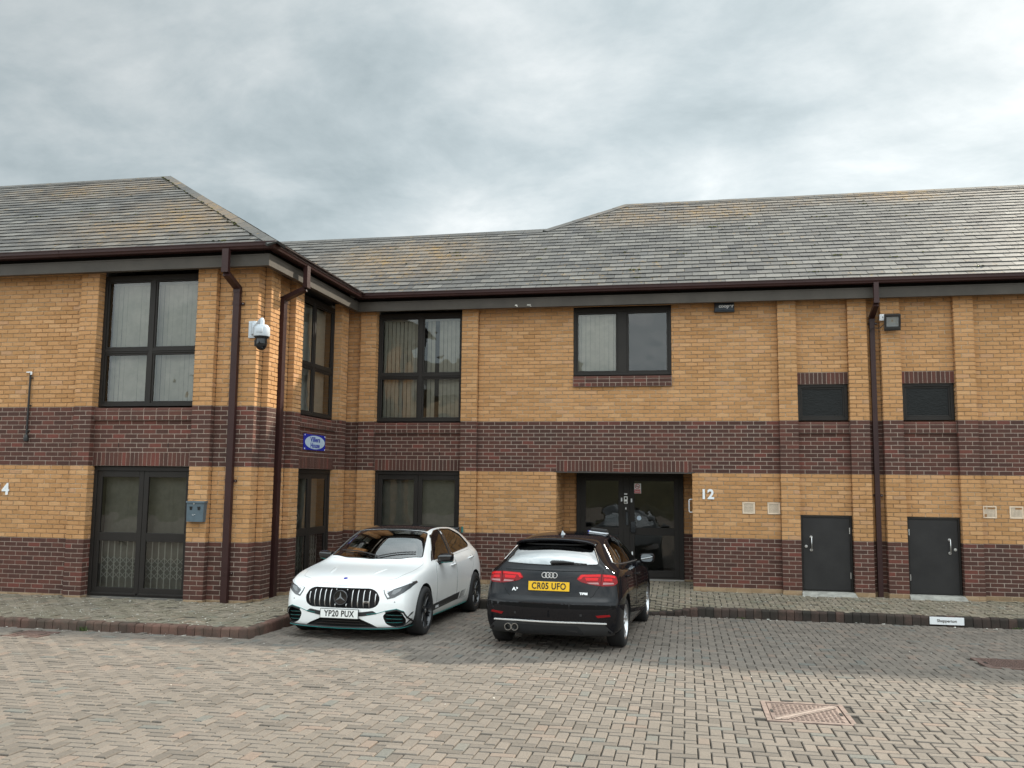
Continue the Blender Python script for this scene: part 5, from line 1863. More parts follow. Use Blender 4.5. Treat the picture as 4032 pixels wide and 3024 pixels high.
def seat(car, x, y):
    mb = MB()
    mb.box((x - 0.25, y - 0.25, 0.42), (x + 0.25, y + 0.25, 0.58), 'seat_fabric', bevel=0.05)
    Tm = Matrix.Translation((x, y - 0.25, 0.52)) @ Matrix.Rotation(R(14), 4, 'X')
    mb.box((-0.24, -0.07, 0.0), (0.24, 0.07, 0.58), 'seat_fabric', T=lambda a, b, c_: tuple(Tm @ Vector((a, b, c_))), bevel=0.05)
    mb.box((-0.13, -0.05, 0.62), (0.13, 0.05, 0.80), 'seat_fabric', T=lambda a, b, c_: tuple(Tm @ Vector((a, b, c_))), bevel=0.04)
    mb.build('seat', car.root)

def cabin_cutter(car, s0, s1, side_in=0.05):
    """closed cavity following the glasshouse"""
    st = [q for q in car.sp['st'] if s0 <= q[0] <= s1]
    rings = []
    for s, bow, zb, ws, side, t3, zc in st:
        zt = zc - 0.055; zr = t3[1] - 0.05
        zt = max(zt, 0.95); zr = max(zr, 0.90)
        h = [(0.70, 0.40), (side[3][0] - 0.085, side[3][1] - 0.10), (min(side[4][0] - 0.03, side[4][0]), max(min(side[4][1], zr - 0.01), 0.85)), (t3[0] - 0.01, zr), (t3[0] * 0.5, zr + (zt - zr) * 0.75), (0.0, zt)]
        rings.append([(y, car.Y(s), z) for y, z in h] + [(-y, car.Y(s), z) for y, z in h[-2::-1]])
    m = len(rings[0])
    vs = [p for r in rings for p in r]
    fs = [tuple(range(m)), tuple(range((len(rings) - 1) * m, len(rings) * m))[::-1]]
    for i in range(len(rings) - 1):
        for k in range(m):
            fs.append((i * m + k, i * m + (k + 1) % m, (i + 1) * m + (k + 1) % m, (i + 1) * m + k))
    return vs, fs, 2
def car_root(name, label, x, y, yaw):
    e = thing(name, label, 'car', (x, y, zg(y) - 0.002))
    e.rotation_mode = 'QUATERNION'
    tilt = Matrix.Rotation(math.atan(-S_), 4, 'X')
    e.rotation_quaternion = (tilt @ Matrix.Rotation(yaw, 4, 'Z')).to_quaternion()
    return e

# ================================================================== white hatchback, nose to the viewer
wr = car_root('parked_car', 'white hatchback with black roof and teal trim parked nose out beside the wing', -0.385, -3.735, R(178.8))
SW = dict(wb=2.729, foh=0.89, crease={8: 0.35, 6: 0.2},
  nose=([0.15, 0.25, 0.45, 0.58, 0.70, 0.78, 0.84], [0.03, 0.0, 0.0, 0.015, 0.06, 0.12, 0.2]),
  tail=([0.2, 0.5, 0.65, 0.9, 1.0], [-0.05, 0, 0, -0.05, -0.1]), capz=[0, 0, 0, 0.0, 0.01, 0.02, 0],
  st=[
  (0.23, 0.175, 0.155, 0.74, [(.835, .20), (.860, .38), (.858, .55), (.815, .695), (.775, .735)], (.70, .755), .775),
  (0.52, 0.06, 0.16, 0.76, [(.865, .215), (.895, .40), (.90, .60), (.865, .785), (.81, .815)], (.70, .83), .845),
  (0.89, 0.02, 0.16, 0.78, [(.885, .21), (.915, .42), (.92, .64), (.885, .845), (.83, .865)], (.70, .88), .893),
  (1.16, 0.03, 0.16, 0.78, [(.88, .20), (.90, .42), (.91, .66), (.88, .875), (.825, .905)], (.705, .918), .93),
  (1.47, 0.17, 0.16, 0.78, [(.88, .20), (.895, .42), (.905, .67), (.875, .905), (.805, .955)], (.705, 1.035), 1.10),
  (2.02, 0.10, 0.16, 0.78, [(.88, .20), (.895, .42), (.905, .68), (.87, .93), (.79, .97)], (.615, 1.355), 1.415),
  (2.50, 0.0, 0.16, 0.78, [(.88, .20), (.895, .42), (.905, .68), (.872, .93), (.79, .99)], (.59, 1.41), 1.455),
  (3.10, 0.0, 0.16, 0.78, [(.88, .20), (.90, .42), (.91, .69), (.878, .955), (.79, 1.01)], (.58, 1.40), 1.447),
  (3.62, -0.03, 0.16, 0.78, [(.885, .20), (.915, .42), (.92, .70), (.875, .98), (.785, 1.035)], (.57, 1.372), 1.428),
  (3.98, -0.07, 0.17, 0.77, [(.87, .22), (.905, .42), (.91, .70), (.855, .985), (.77, 1.05)], (.575, 1.26), 1.34),
  (4.22, -0.18, 0.20, 0.72, [(.82, .26), (.86, .44), (.86, .68), (.81, .93), (.745, 1.0)], (.67, 1.03), 1.06)])
cw = Car(SW, wr, 'white_car_paint')
Y = cw.Y
sidewin_f = rounded([(Y(1.55), .965), (Y(2.47), 1.01), (Y(2.52), 1.378), (Y(2.28), 1.362), (Y(2.0), 1.285)], 0.04)
sidewin_r = rounded([(Y(2.56), 1.013), (Y(3.60), 1.07), (Y(3.72), 1.10), (Y(3.56), 1.27), (Y(3.18), 1.368), (Y(2.60), 1.384)], 0.05)
ws = rounded([(-.695, Y(1.36)), (-.40, Y(1.215)), (0, Y(1.17)), (.40, Y(1.215)), (.695, Y(1.36)), (.55, Y(2.04)), (.28, Y(1.975)), (0, Y(1.96)), (-.28, Y(1.975)), (-.55, Y(2.04))], 0.05)
grille = rounded([(-.40, .672), (.40, .672), (.475, .635), (.525, .55), (.50, .46), (.42, .418), (-.42, .418), (-.50, .46), (-.525, .55), (-.475, .635)], 0.05)
intR = rounded([(.565, .325), (.61, .375), (.735, .40), (.80, .365), (.835, .275), (.815, .195), (.70, .185), (.61, .225)], 0.03)
intC = rounded([(-.52, .165), (-.44, .215), (-.26, .292), (.26, .292), (.44, .215), (.52, .165)], 0.02)
yF = cw.yF
cuts = [cabin_cutter(cw, 1.15, 3.9)]
cuts += [cw.prism('left', sidewin_f, -1.2, 1.2), cw.prism('left', sidewin_r, -1.2, 1.2)]
cuts += [cw.prism('top', ws, -2.0, -0.93)]
for p, dd in ((grille, .17), (intR, .40), (mirror(intR), .40), (intC, .20)):
    cuts.append(cw.prism('front', p, -yF - 0.3, -(yF - dd), 1))
for yy in (SW['wb'] / 2, -SW['wb'] / 2):
    for sg in (1, -1):
        cuts.append(cw.cyl(sg * 0.56, sg * 1.2, yy, 0.335, 0.362))
wb = cw.body(cuts)
GL = 'car_glass'
cw.patch('windscreen', 'top', [(x * 1.02, y_) for x, y_ in ws], GL, -0.004, 0, 0.08)
for v in ('left', 'right'):
    cw.patch('side_window', v, sidewin_f, 'tinted_glass', -0.004, 0, 0.10)
    cw.patch('side_window', v, sidewin_r, 'tinted_glass', -0.004, 0, 0.10)
    cw.patch('window_pillar', v, [(Y(2.475), 1.01), (Y(2.555), 1.013), (Y(2.60), 1.384), (Y(2.525), 1.378)], 'car_black_gloss', 0.002, 0.006, 0.08)
    cw.patch('quarter_trim', v, [(Y(1.46), .955), (Y(1.60), .975), (Y(1.78), 1.11), (Y(1.70), 1.09)], 'car_black_gloss', 0.002, 0.004, 0.05)
    for pl in (sidewin_f, sidewin_r):
        cw.line('window_trim', v, pl, 0.007, 'car_black_gloss', 0.0, True)
roofp = rounded([(-.53, Y(2.07)), (-.27, Y(2.005)), (0, Y(1.985)), (.27, Y(2.005)), (.53, Y(2.07)), (.515, Y(2.6)), (.50, Y(3.3)), (.46, Y(3.72)), (-.46, Y(3.72)), (-.50, Y(3.3)), (-.515, Y(2.6))], 0.04)
cw.patch('roof_panel', 'top', roofp, 'car_black_gloss', 0.003, 0.006, 0.08)
cw.line('windscreen_trim', 'top', ws, 0.008, 'car_black_gloss', 0.0, True)
# doors and panel lines
fd = [(1.47, .32), (2.515, .31), (2.525, .985), (1.60, .945), (1.47, .85)]
rd_ = [(2.535, .31), (3.06, .31), (3.22, .46), (3.36, .64), (3.52, .80), (3.60, 1.03), (2.545, .985)]
for v, sg in (('left', -1), ('right', 1)):
    for pl, hs, hz in ((fd, 2.36, .855), (rd_, 3.40, .905)):
        pp = [(Y(s), z) for s, z in pl]
        d = cw.patch('door', v, rounded(pp, 0.03), 'white_car_paint', 0.0015, 0.004, 0.07)
        cw.line('door_gap', v, rounded(pp, 0.03), 0.003, 'gap_grey', 0.0, True, parent=d)
        loc, nn = cw.hit(v, Y(hs), hz)
        mb = MB()
        P = [loc + nn * o + Vector((0, dy, dz)) for o, dy, dz in ((0.0, 0.115, -.004), (0.026, 0.085, 0), (0.034, 0.0, 0.003), (0.026, -0.085, 0.006), (0.0, -0.115, 0.006))]
        mb.tube(P, [0.010, 0.014, 0.015, 0.014, 0.010], 'white_car_paint', n=10)
        mb.lathe([(0, 0.001), (0.034, 0.001), (0.034, 0.002), (0, 0.002)], 'car_plastic', T=lambda a, b, h, loc=loc, nn=nn: tuple(loc + nn * h + Vector((0, a * 1.6, b * 0.8))), n=18)
        mb.build('door_handle', d)
    # side stripe with slanted bars, sill trim
    cw.patch('side_stripe', v, [(Y(1.30), .275), (Y(2.62), .315), (Y(2.70), .415), (Y(1.30), .365)], 'car_plastic', 0.003, 0.003, 0.10)
    for k in range(4):
        s0 = 2.69 + k * 0.075; w_ = 0.044 - k * 0.008
        cw.patch('side_stripe', v, [(Y(s0), .318 + k * .003), (Y(s0 + w_), .319 + k * .003), (Y(s0 + w_ + .09), .418 + k * .004), (Y(s0 + .09), .417 + k * .004)], 'car_plastic', 0.003, 0.003, 0.10)
    sx = -1 if v == 'left' else 1
    mb = MB()
    def tt(x, y, q, sx=sx, v=v):
        yy = Y(1.50) + (x if v == 'right' else -x); l, n_ = cw.hit(v, yy, .315 + y)
        return tuple(l + n_ * (0.0045 + q))
    text_mesh(mb, 'AMG', 0.052, tt, 'white_paint', 0.001, bold=0.002, sx=1.5)
    mb.build('side_lettering', wr)
    cw.line('sill_trim', v, [(Y(1.28), .205), (Y(2.2), .20), (Y(3.22), .21)], 0.007, 'teal_trim', 0.004)
    cw.patch('side_skirt', v, [(Y(1.28), .16), (Y(3.20), .16), (Y(3.20), .20), (Y(1.28), .195)], 'car_plastic', 0.008, 0.012, 0.12)
    for z_ in (.24, .33):
        cw.patch('canard', v, [(Y(.30), z_ - .035), (Y(.44), z_ + .02), (Y(.46), z_ + .035), (Y(.40), z_ + .025)], 'car_plastic', 0.010, 0.012, 0.05)
    for yy in (SW['wb'] / 2, -SW['wb'] / 2):
        make_wheel(cw, sg * 0.815, yy, 0.327, 0.235, 0.243, 'dark', sg)
    mirror_unit(cw, sg, Y(1.70), 0.985, 0.835, 'car_black_gloss', 'teal_trim')
# bonnet
bon = rounded([(-.66, Y(.36)), (-.40, Y(.18)), (0, Y(.125)), (.40, Y(.18)), (.66, Y(.36)), (.745, Y(.75)), (.765, Y(1.20)), (.72, Y(1.30)), (.42, Y(1.17)), (0, Y(1.13)), (-.42, Y(1.17)), (-.72, Y(1.30)), (-.765, Y(1.20)), (-.745, Y(.75))], 0.06)
bo = cw.patch('bonnet', 'top', bon, 'white_car_paint', 0.002, 0.006, 0.08)
cw.line('bonnet_gap', 'top', bon, 0.0025, 'gap_grey', 0.0, True, parent=bo)
for sg in (1, -1):
    # power domes: soft raised ridges along the bonnet
    P = [(sg * .30, Y(.40)), (sg * .36, Y(.75)), (sg * .45, Y(1.16))]
    W_ = []
    for k in range(13):
        t = k / 12; a = np.array(P[0]) * (1 - t) ** 2 + 2 * np.array(P[1]) * t * (1 - t) + np.array(P[2]) * t * t
        l, n_ = cw.hit('top', a[0], a[1]); W_.append(l - n_ * (0.036 + 0.02 * (1 - math.sin(math.pi * min(1, t * 1.3 + 0.1)))))
    mb = MB(); mb.tube(W_, 0.048, 'white_car_paint', n=28); mb.build('bonnet_ridge', bo)
# wiper arms at the windscreen foot
mb = MB()
for a, b in (((.55, Y(1.40)), (-.10, Y(1.21))), ((-.05, Y(1.205)), (-.58, Y(1.41)))):
    W_ = [cw.hit('top', a[0] + (b[0] - a[0]) * t, a[1] + (b[1] - a[1]) * t) for t in np.linspace(0, 1, 8)]
    mb.tube([l + n_ * 0.014 for l, n_ in W_], 0.008, 'car_plastic', n=6)
mb.build('wiper', wr)
# grille
mb = MB(); mb.add(cw.prism('front', grille, -(yF - 0.168), -(yF - 0.160))[0], cw.prism('front', grille, 0, 1)[1], 'car_cavity'); gr_ = mb.build('grille', wr)
for k in range(-6, 7):
    if abs(k) < 1: continue
    x = k * 0.077
    zt, zb_ = .664, .426
    if abs(x) > .40: zt = .664 - (abs(x) - .40) * .55; zb_ = .43 + (abs(x) - .40) * .5
    segs = [((x, zb_), (x, zt))] if abs(k) > 1 else [((x, zb_), (x, .475)), ((x, .64), (x, zt))]
    for a, b in segs:
        W_ = []
        for t in np.linspace(0, 1, 7):
            l, n_ = cw.hit('front', a[0], a[1] + (b[1] - a[1]) * t); W_.append(l - n_ * (0.012 + 0.02 * abs(2 * t - 1) ** 4))
        mb = MB(); mb.tube(W_, 0.0072, 'satin_chrome', n=8)
        mb.build('grille_bar', gr_)
# emblem: dark disc with a three-pointed star
l, n_ = cw.hit('front', 0, .548)
em = (lambda x, y, h: (x, l.y + 0.006 + h - 0.06 * max(0, y), .548 + y))
mb = MB(); mb.lathe([(0, -0.03), (0.098, -0.03), (0.098, 0.0), (0.092, 0.006), (0, 0.006)], 'car_black_gloss', T=em, n=36); eo = mb.build('emblem', wr)
mb = MB(); mb.tube([em(0.090 * math.cos(a), 0.090 * math.sin(a), 0.007) for a in np.linspace(0, 6.283, 40, endpoint=False)], 0.0045, 'lamp_dark', n=6, closed=True)
for k in range(3):
    a = math.pi / 2 + k * 2 * math.pi / 3
    p = [(0.082 * math.cos(a), 0.082 * math.sin(a)), (0.016 * math.cos(a + 1.05), 0.016 * math.sin(a + 1.05)), (0, 0), (0.016 * math.cos(a - 1.05), 0.016 * math.sin(a - 1.05))]
    mb.add([em(*q, 0.008 if i != 2 else 0.014) for i, q in enumerate(p)], [(0, 1, 2), (0, 2, 3)], 'star_dark')
mb.build('star', eo)
mb = MB(); l2, n2 = cw.hit('top', 0, Y(.23))
mb.lathe([(0, 0.0), (0.028, 0.0), (0.025, 0.006), (0, 0.007)], 'blue_enamel', T=lambda a, b, h: tuple(l2 + n2 * h + Vector((a, b, -b * .25))), n=22)
mb.build('badge', wr)
mb = MB(); l3, n3 = cw.hit('front', -.345, .50)
mb.box((-.04, -.008, -.012), (.04, .0, .012), 'satin_chrome', T=lambda x, y, z: (l3.x + x, l3.y - 0.002 + y, l3.z + z), bevel=0.002)
text_mesh(mb, 'AMG', 0.020, lambda x, y, q: (l3.x - x, l3.y + 0.001, l3.z + y), 'plate_black', 0.0005, bold=0.0005)
mb.build('grille_badge', wr)
# lamps
hl = [(.555, .655), (.575, .60), (.615, .54), (.70, .56), (.80, .62), (.85, .67), (.878, .73), (.868, .752), (.84, .745), (.80, .730), (.68, .687)]
dr1 = [(.565, .655), (.582, .612), (.618, .560), (.640, .568), (.605, .617), (.60, .640), (.69, .670), (.80, .712), (.85, .735), (.84, .745), (.80, .730), (.68, .687)]
for sg in (1, -1):
    f = (lambda p: p) if sg > 0 else mirror
    h = cw.patch('headlight', 'front', f(hl), 'lamp_dark', 0.005, 0.012, 0.010)
    cw.patch('running_light', 'front', f(dr1), 'lamp_white', 0.0065, 0.002, 0.010, parent=h)
    cw.patch('reflector', 'front', f([(.66, .60), (.70, .602), (.76, .645), (.77, .675), (.68, .655)]), 'lens_grey', 0.0065, 0.002, 0.012, parent=h)
    it = [(.36, .345), (.50, .362), (.60, .392), (.735, .418), (.815, .385), (.855, .285), (.845, .19)]
    cw.line('intake_trim', 'front', [(sg * x, z) for x, z in it], 0.004, 'teal_trim', 0.002, step=0.01)
    cw.line('intake_edge', 'front', [(sg * x, z - 0.014) for x, z in it[2:]], 0.012, 'car_plastic', 0.001, step=0.01)
    for z0 in (.335, .285, .235):
        cw.line('intake_fin', 'front', [(sg * (.60 + (.335 - z0) * .1), z0), (sg * .81, z0 - .012)], 0.007, 'car_black_gloss', -0.03)
        cw.line('intake_fin', 'front', [(sg * (.60 + (.335 - z0) * .1), z0 + .006), (sg * .81, z0 - .006)], 0.002, 'teal_trim', -0.024)
    cw.patch('mirror_light', 'front', f([(.70, .50), (.716, .50), (.716, .512), (.70, .512)]), 'lamp_dark', 0.002, 0.002, 0.05)
cw.patch('bumper_band', 'front', rounded([(-.50, .352), (-.30, .318), (.30, .318), (.50, .352), (.44, .392), (.30, .372), (-.30, .372), (-.44, .392)], 0.02), 'car_plastic', 0.003, 0.006, 0.06)
mb = MB(); mb.add(cw.prism('front', intC, -(yF - 0.165), -(yF - 0.158))[0], cw.prism('front', intC, 0, 1)[1], 'car_cavity')
mb.build('lower_grille', wr)
for z0 in (.205, .245):
    cw.line('lower_fin', 'front', [(-.36 + (z0 - .2) * 2, z0), (.36 - (z0 - .2) * 2, z0)], 0.007, 'car_black_gloss', -0.03)
sp_ = [(x, .172 + 0.012 * (abs(x) / .8) ** 4) for x in np.linspace(-.855, .855, 41)]
cw.line('front_splitter', 'front', sp_, 0.017, 'car_plastic', 0.010, step=0.02)
cw.line('splitter_trim', 'front', [(x, z + 0.006) for x, z in sp_], 0.0035, 'teal_trim', 0.026, step=0.02)
l4, n4 = cw.hit('front', 0, .33)
plate(cw, (0, l4.y + 0.022, .345), 'YP20 PUX', 'plate_white', R(-4))
# cabin
for x in (.36, -.36): seat(cw, x, Y(2.45))
for x in (.36, -.36): seat(cw, x, Y(3.25))
mb = MB(); mb.box((-.72, Y(1.72), .74), (.72, Y(1.36), .945), 'car_cabin', bevel=0.05); mb.build('dashboard', wr)
mb = MB(); Ts = Matrix.Translation((.36, Y(1.90), .93)) @ Matrix.Rotation(R(65), 4, 'X')
mb.tube([tuple(Ts @ Vector((0.185 * math.cos(a), 0.185 * math.sin(a), 0))) for a in np.linspace(0, 6.283, 32, endpoint=False)], 0.015, 'car_plastic', n=8, closed=True)
mb.box((-.17, -.025, -.01), (.17, .025, .01), 'car_plastic', T=lambda x, y, z: tuple(Ts @ Vector((x, y, z)))); mb.build('steering_wheel', wr)
mb = MB(); mb.box((-.12, Y(1.99), 1.26), (.12, Y(1.965), 1.325), 'car_plastic', bevel=0.01); mb.build('rear_view_mirror', wr)
mb = MB(); mb.box((.44, Y(1.56), 1.0), (.56, Y(1.555), 1.07), 'paper', bevel=0.0); mb.build('permit', wr)
# tail wing, lamps at the rear
mb = MB()
for sg in (1, -1): mb.box((sg * .53 - .012, Y(4.12), 1.27), (sg * .53 + .012, Y(3.86), 1.385), 'car_black_gloss', bevel=0.008)
mb.box((-.53, Y(4.10), 1.345), (.53, Y(3.82), 1.37), 'car_black_gloss', bevel=0.008)
wg = mb.build('rear_wing', wr)
mb = MB()
for sg in (1, -1): mb.box((sg * .545 - .004, Y(4.115), 1.28), (sg * .545 + .004, Y(4.02), 1.38), 'teal_trim', bevel=0.002)
mb.build('wing_trim', wg)
for sg in (1, -1):
    f = (lambda p: p) if sg > 0 else mirror
    cw.patch('tail_light', 'rear', f([(.45, .90), (.80, .92), (.84, .86), (.78, .80), (.48, .82)]), 'lamp_red', 0.004, 0.01, 0.06)
cw.patch('rear_window', 'rear', rounded([(-.55, 1.04), (.55, 1.04), (.48, 1.22), (-.48, 1.22)], 0.05), 'car_black_gloss', 0.003, 0.004, 0.08)

# ================================================================== black hatchback, tail to the viewer
br_ = car_root('parked_car', 'black hatchback with yellow rear plate parked facing the recessed entrance', 2.478, -3.985, R(-3.6))
SB = dict(wb=2.637, foh=0.876, crease={7: 0.5, 6: 0.25},
  nose=([0.15, 0.25, 0.45, 0.58, 0.70, 0.78], [0.03, 0.0, 0.0, 0.01, 0.04, 0.10]),
  tail=([0.2, 0.32, 0.50, 0.60, 0.68, 0.80, 0.92, 1.0, 1.05], [-0.06, -0.02, 0.0, -0.005, -0.045, -0.06, -0.085, -0.13, -0.18]), capz=[0, 0, 0, 0, 0, 0, 0],
  st=[
  (0.22, 0.19, 0.17, 0.70, [(.78, .23), (.81, .38), (.815, .54), (.785, .68), (.745, .72)], (.69, .745), .77),
  (0.50, 0.05, 0.17, 0.74, [(.85, .23), (.872, .40), (.876, .58), (.845, .765), (.79, .815)], (.68, .84), .87),
  (0.876, 0.02, 0.17, 0.76, [(.87, .23), (.885, .42), (.89, .62), (.868, .83), (.81, .875)], (.68, .905), .935),
  (1.22, 0.02, 0.17, 0.76, [(.865, .22), (.878, .42), (.885, .64), (.865, .865), (.81, .915)], (.69, .94), .975),
  (1.48, 0.16, 0.17, 0.76, [(.865, .22), (.875, .42), (.884, .65), (.862, .895), (.79, .955)], (.70, 1.05), 1.10),
  (2.02, 0.09, 0.17, 0.76, [(.865, .22), (.875, .42), (.884, .66), (.86, .92), (.775, .985)], (.61, 1.325), 1.385),
  (2.50, 0.0, 0.17, 0.76, [(.865, .22), (.875, .42), (.884, .66), (.862, .935), (.775, 1.0)], (.585, 1.38), 1.43),
  (3.10, 0.0, 0.17, 0.76, [(.867, .22), (.88, .42), (.888, .67), (.868, .95), (.775, 1.015)], (.575, 1.37), 1.422),
  (3.55, -0.02, 0.17, 0.76, [(.872, .22), (.89, .42), (.893, .68), (.862, .965), (.76, 1.03)], (.545, 1.335), 1.395),
  (3.84, -0.05, 0.18, 0.75, [(.86, .23), (.885, .42), (.885, .68), (.835, .965), (.72, 1.035)], (.53, 1.255), 1.335),
  (3.99, -0.10, 0.20, 0.74, [(.845, .24), (.868, .42), (.866, .67), (.800, .95), (.69, 1.03)], (.585, 1.12), 1.175),
  (4.13, -0.175, 0.23, 0.70, [(.79, .275), (.83, .42), (.832, .61), (.768, .90), (.70, .975)], (.65, 1.01), 1.03)])
cb_ = Car(SB, br_, 'black_car_paint')
Y = cb_.Y
yR = -SB['wb'] / 2 - 0.80
sidewin_f = rounded([(Y(1.60), .998), (Y(2.44), 1.025), (Y(2.47), 1.345), (Y(2.25), 1.335), (Y(2.0), 1.27)], 0.03)
sidewin_r = rounded([(Y(2.52), 1.025), (Y(3.28), 1.048), (Y(3.16), 1.325), (Y(2.55), 1.352)], 0.03)
quart = rounded([(Y(3.34), 1.05), (Y(3.66), 1.075), (Y(3.44), 1.27), (Y(3.22), 1.315)], 0.03)
ws = rounded([(-.65, Y(1.44)), (-.40, Y(1.30)), (0, Y(1.245)), (.40, Y(1.30)), (.65, Y(1.44)), (.545, Y(2.04)), (.28, Y(1.975)), (0, Y(1.96)), (-.28, Y(1.975)), (-.545, Y(2.04))], 0.05)
rw = rounded([(-.60, 1.062), (-.30, 1.05), (0, 1.046), (.30, 1.05), (.60, 1.062), (.565, 1.15), (.50, 1.255), (.475, 1.295), (-.475, 1.295), (-.50, 1.255), (-.565, 1.15)], 0.05)
cuts = [cabin_cutter(cb_, 1.4, 3.9)]
for p in (sidewin_f, sidewin_r, quart): cuts.append(cb_.prism('left', p, -1.2, 1.2))
cuts.append(cb_.prism('top', ws, -2.0, -0.98))
cuts.append(cb_.prism('rear', rw, yR - 0.3, yR + 0.72))
for yy in (SB['wb'] / 2, -SB['wb'] / 2):
    for sg in (1, -1): cuts.append(cb_.cyl(sg * 0.55, sg * 1.2, yy, 0.325, 0.350))
cb_.body(cuts)
cb_.patch('windscreen', 'top', [(x * 1.02, y_) for x, y_ in ws], GL, -0.004, 0, 0.08)
rg = cb_.patch('rear_window', 'rear', rw, 'rear_glass', -0.003, 0, 0.07)
cb_.line('rear_window_seal', 'rear', rw, 0.007, 'car_plastic', 0.0, True, parent=rg)
trim = [(Y(1.55), .985), (Y(2.5), 1.012), (Y(3.30), 1.036), (Y(3.66), 1.058), (Y(3.70), 1.075), (Y(3.46), 1.285), (Y(3.22), 1.335), (Y(2.55), 1.368), (Y(2.25), 1.350), (Y(1.99), 1.285)]
for v, sg in (('left', -1), ('right', 1)):
    for p in (sidewin_f, sidewin_r, quart):
        cb_.patch('side_window', v, p, 'tinted_glass', -0.004, 0, 0.10)
    cb_.patch('window_pillar', v, [(Y(2.445), 1.025), (Y(2.515), 1.025), (Y(2.545), 1.352), (Y(2.475), 1.345)], 'car_black_gloss', 0.002, 0.006, 0.08)
    cb_.patch('window_pillar', v, [(Y(3.285), 1.048), (Y(3.335), 1.05), (Y(3.215), 1.315), (Y(3.165), 1.325)], 'car_black_gloss', 0.002, 0.006, 0.08)
    cb_.line('window_trim', v, trim[:6], 0.0075, 'satin_chrome', 0.002)
    cb_.line('window_trim', v, trim[5:], 0.006, 'car_black_gloss', 0.002)
    fd = [(1.42, .33), (2.475, .32), (2.485, 1.0), (1.58, .968), (1.42, .86)]
    rd_ = [(2.495, .32), (3.03, .32), (3.20, .47), (3.34, .64), (3.50, .80), (3.58, 1.03), (2.505, 1.0)]
    for pl, hs, hz in ((fd, 2.33, .845), (rd_, 3.35, .885)):
        pp = rounded([(Y(s), z) for s, z in pl], 0.03)
        d = cb_.patch('door', v, pp, 'black_car_paint', 0.0015, 0.004, 0.07)
        cb_.line('door_gap', v, pp, 0.003, 'car_cavity', 0.0, True, parent=d)
        loc, nn = cb_.hit(v, Y(hs), hz)
        mb = MB()
        P = [loc + nn * o + Vector((0, dy, dz)) for o, dy, dz in ((0.0, 0.115, -.004), (0.026, 0.085, 0), (0.034, 0.0, 0.003), (0.026, -0.085, 0.006), (0.0, -0.115, 0.006))]
        mb.tube(P, [0.010, 0.014, 0.015, 0.014, 0.010], 'black_car_paint', n=10)
        mb.build('door_handle', d)
    cb_.line('body_crease', v, [(Y(.95), .80), (Y(2.2), .845), (Y(3.3), .868), (Y(4.0), .895)], 0.006, 'black_car_paint', -0.001)
    cb_.patch('side_skirt', v, [(Y(1.28), .17), (Y(3.12), .17), (Y(3.12), .235), (Y(1.28), .235)], 'car_plastic', 0.006, 0.010, 0.12)
    for yy in (SB['wb'] / 2, -SB['wb'] / 2):
        make_wheel(cb_, sg * 0.755, yy, 0.317, 0.222, 0.222, 'silver', sg)
    mirror_unit(cb_, sg, Y(1.72), 1.025, 0.845, 'black_car_paint', None, True)
# tail lamps
tl = rounded([(.335, .885), (.385, .945), (.60, .952), (.74, .944), (.800, .928), (.822, .84), (.78, .812), (.64, .808), (.50, .828), (.40, .852)], 0.02)
for sg in (1, -1):
    f = (lambda p: p) if sg > 0 else mirror
    t_ = cb_.patch('tail_light', 'rear', f(tl), 'lamp_red', 0.006, 0.016, 0.04)
    cb_.patch('light_band', 'rear', f([(.352, .885), (.39, .938), (.60, .945), (.625, .944), (.622, .920), (.415, .915), (.392, .885)]), 'lamp_red_bright', 0.008, 0.003, 0.03, parent=t_)
    cb_.patch('light_band', 'rear', f([(.655, .942), (.74, .937), (.79, .924), (.79, .900), (.74, .912), (.66, .917)]), 'lamp_red_bright', 0.008, 0.003, 0.03, parent=t_)
    cb_.patch('light_cell', 'rear', f([(.44, .905), (.60, .908), (.592, .873), (.455, .873)]), 'lamp_red_bright', 0.0075, 0.003, 0.03, parent=t_)
    cb_.patch('light_cell', 'rear', f([(.67, .902), (.76, .897), (.765, .867), (.665, .870)]), 'lamp_red_bright', 0.0075, 0.003, 0.03, parent=t_)
    cb_.patch('clear_strip', 'rear', f([(.46, .848), (.60, .852), (.61, .828), (.50, .833)]), 'lamp_clear', 0.008, 0.003, 0.03, parent=t_)
    cb_.patch('clear_strip', 'rear', f([(.66, .852), (.775, .848), (.785, .832), (.655, .826)]), 'lamp_clear', 0.008, 0.003, 0.03, parent=t_)
    cb_.patch('rear_reflector', 'rear', f([(.575, .462), (.735, .475), (.745, .452), (.60, .436)]), 'lamp_red', 0.036, 0.006, 0.04)
    cb_.line('lamp_gap', 'rear', [(sg * .638, .95), (sg * .632, .81)], 0.003, 'car_cavity', 0.007)
    cb_.patch('headlight', 'front', f([(.42, .62), (.70, .70), (.78, .72), (.76, .60), (.55, .57)]), 'lamp_white', 0.004, 0.01, 0.06)
# tailgate with its gap, bumper line, diffuser, bright strip
tg = [(-.655, 1.035), (.655, 1.035), (.655, .97), (.628, .83), (.545, .69), (.49, .655), (-.49, .655), (-.545, .69), (-.628, .83), (-.655, .97)]
tgo = cb_.patch('tailgate', 'rear', rounded(tg, 0.04), 'black_car_paint', 0.0015, 0.004, 0.06)
cb_.line('tailgate_gap', 'rear', rounded(tg, 0.04)[10:], 0.0038, 'car_cavity', 0.001, parent=tgo)
cb_.patch('tailgate_lip', 'rear', rounded([(-.62, .998), (.62, .998), (.60, .978), (-.60, .978)], 0.01), 'black_car_paint', 0.009, 0.012, 0.06, parent=tgo)
bump = [(-.795, .598), (.795, .598), (.81, .50), (.80, .36), (.76, .232), (-.76, .232), (-.80, .36), (-.81, .50)]
bp_ = cb_.patch('rear_bumper', 'rear', rounded(bump, 0.02), 'black_car_paint', 0.030, 0.045, 0.02)
mb = MB()
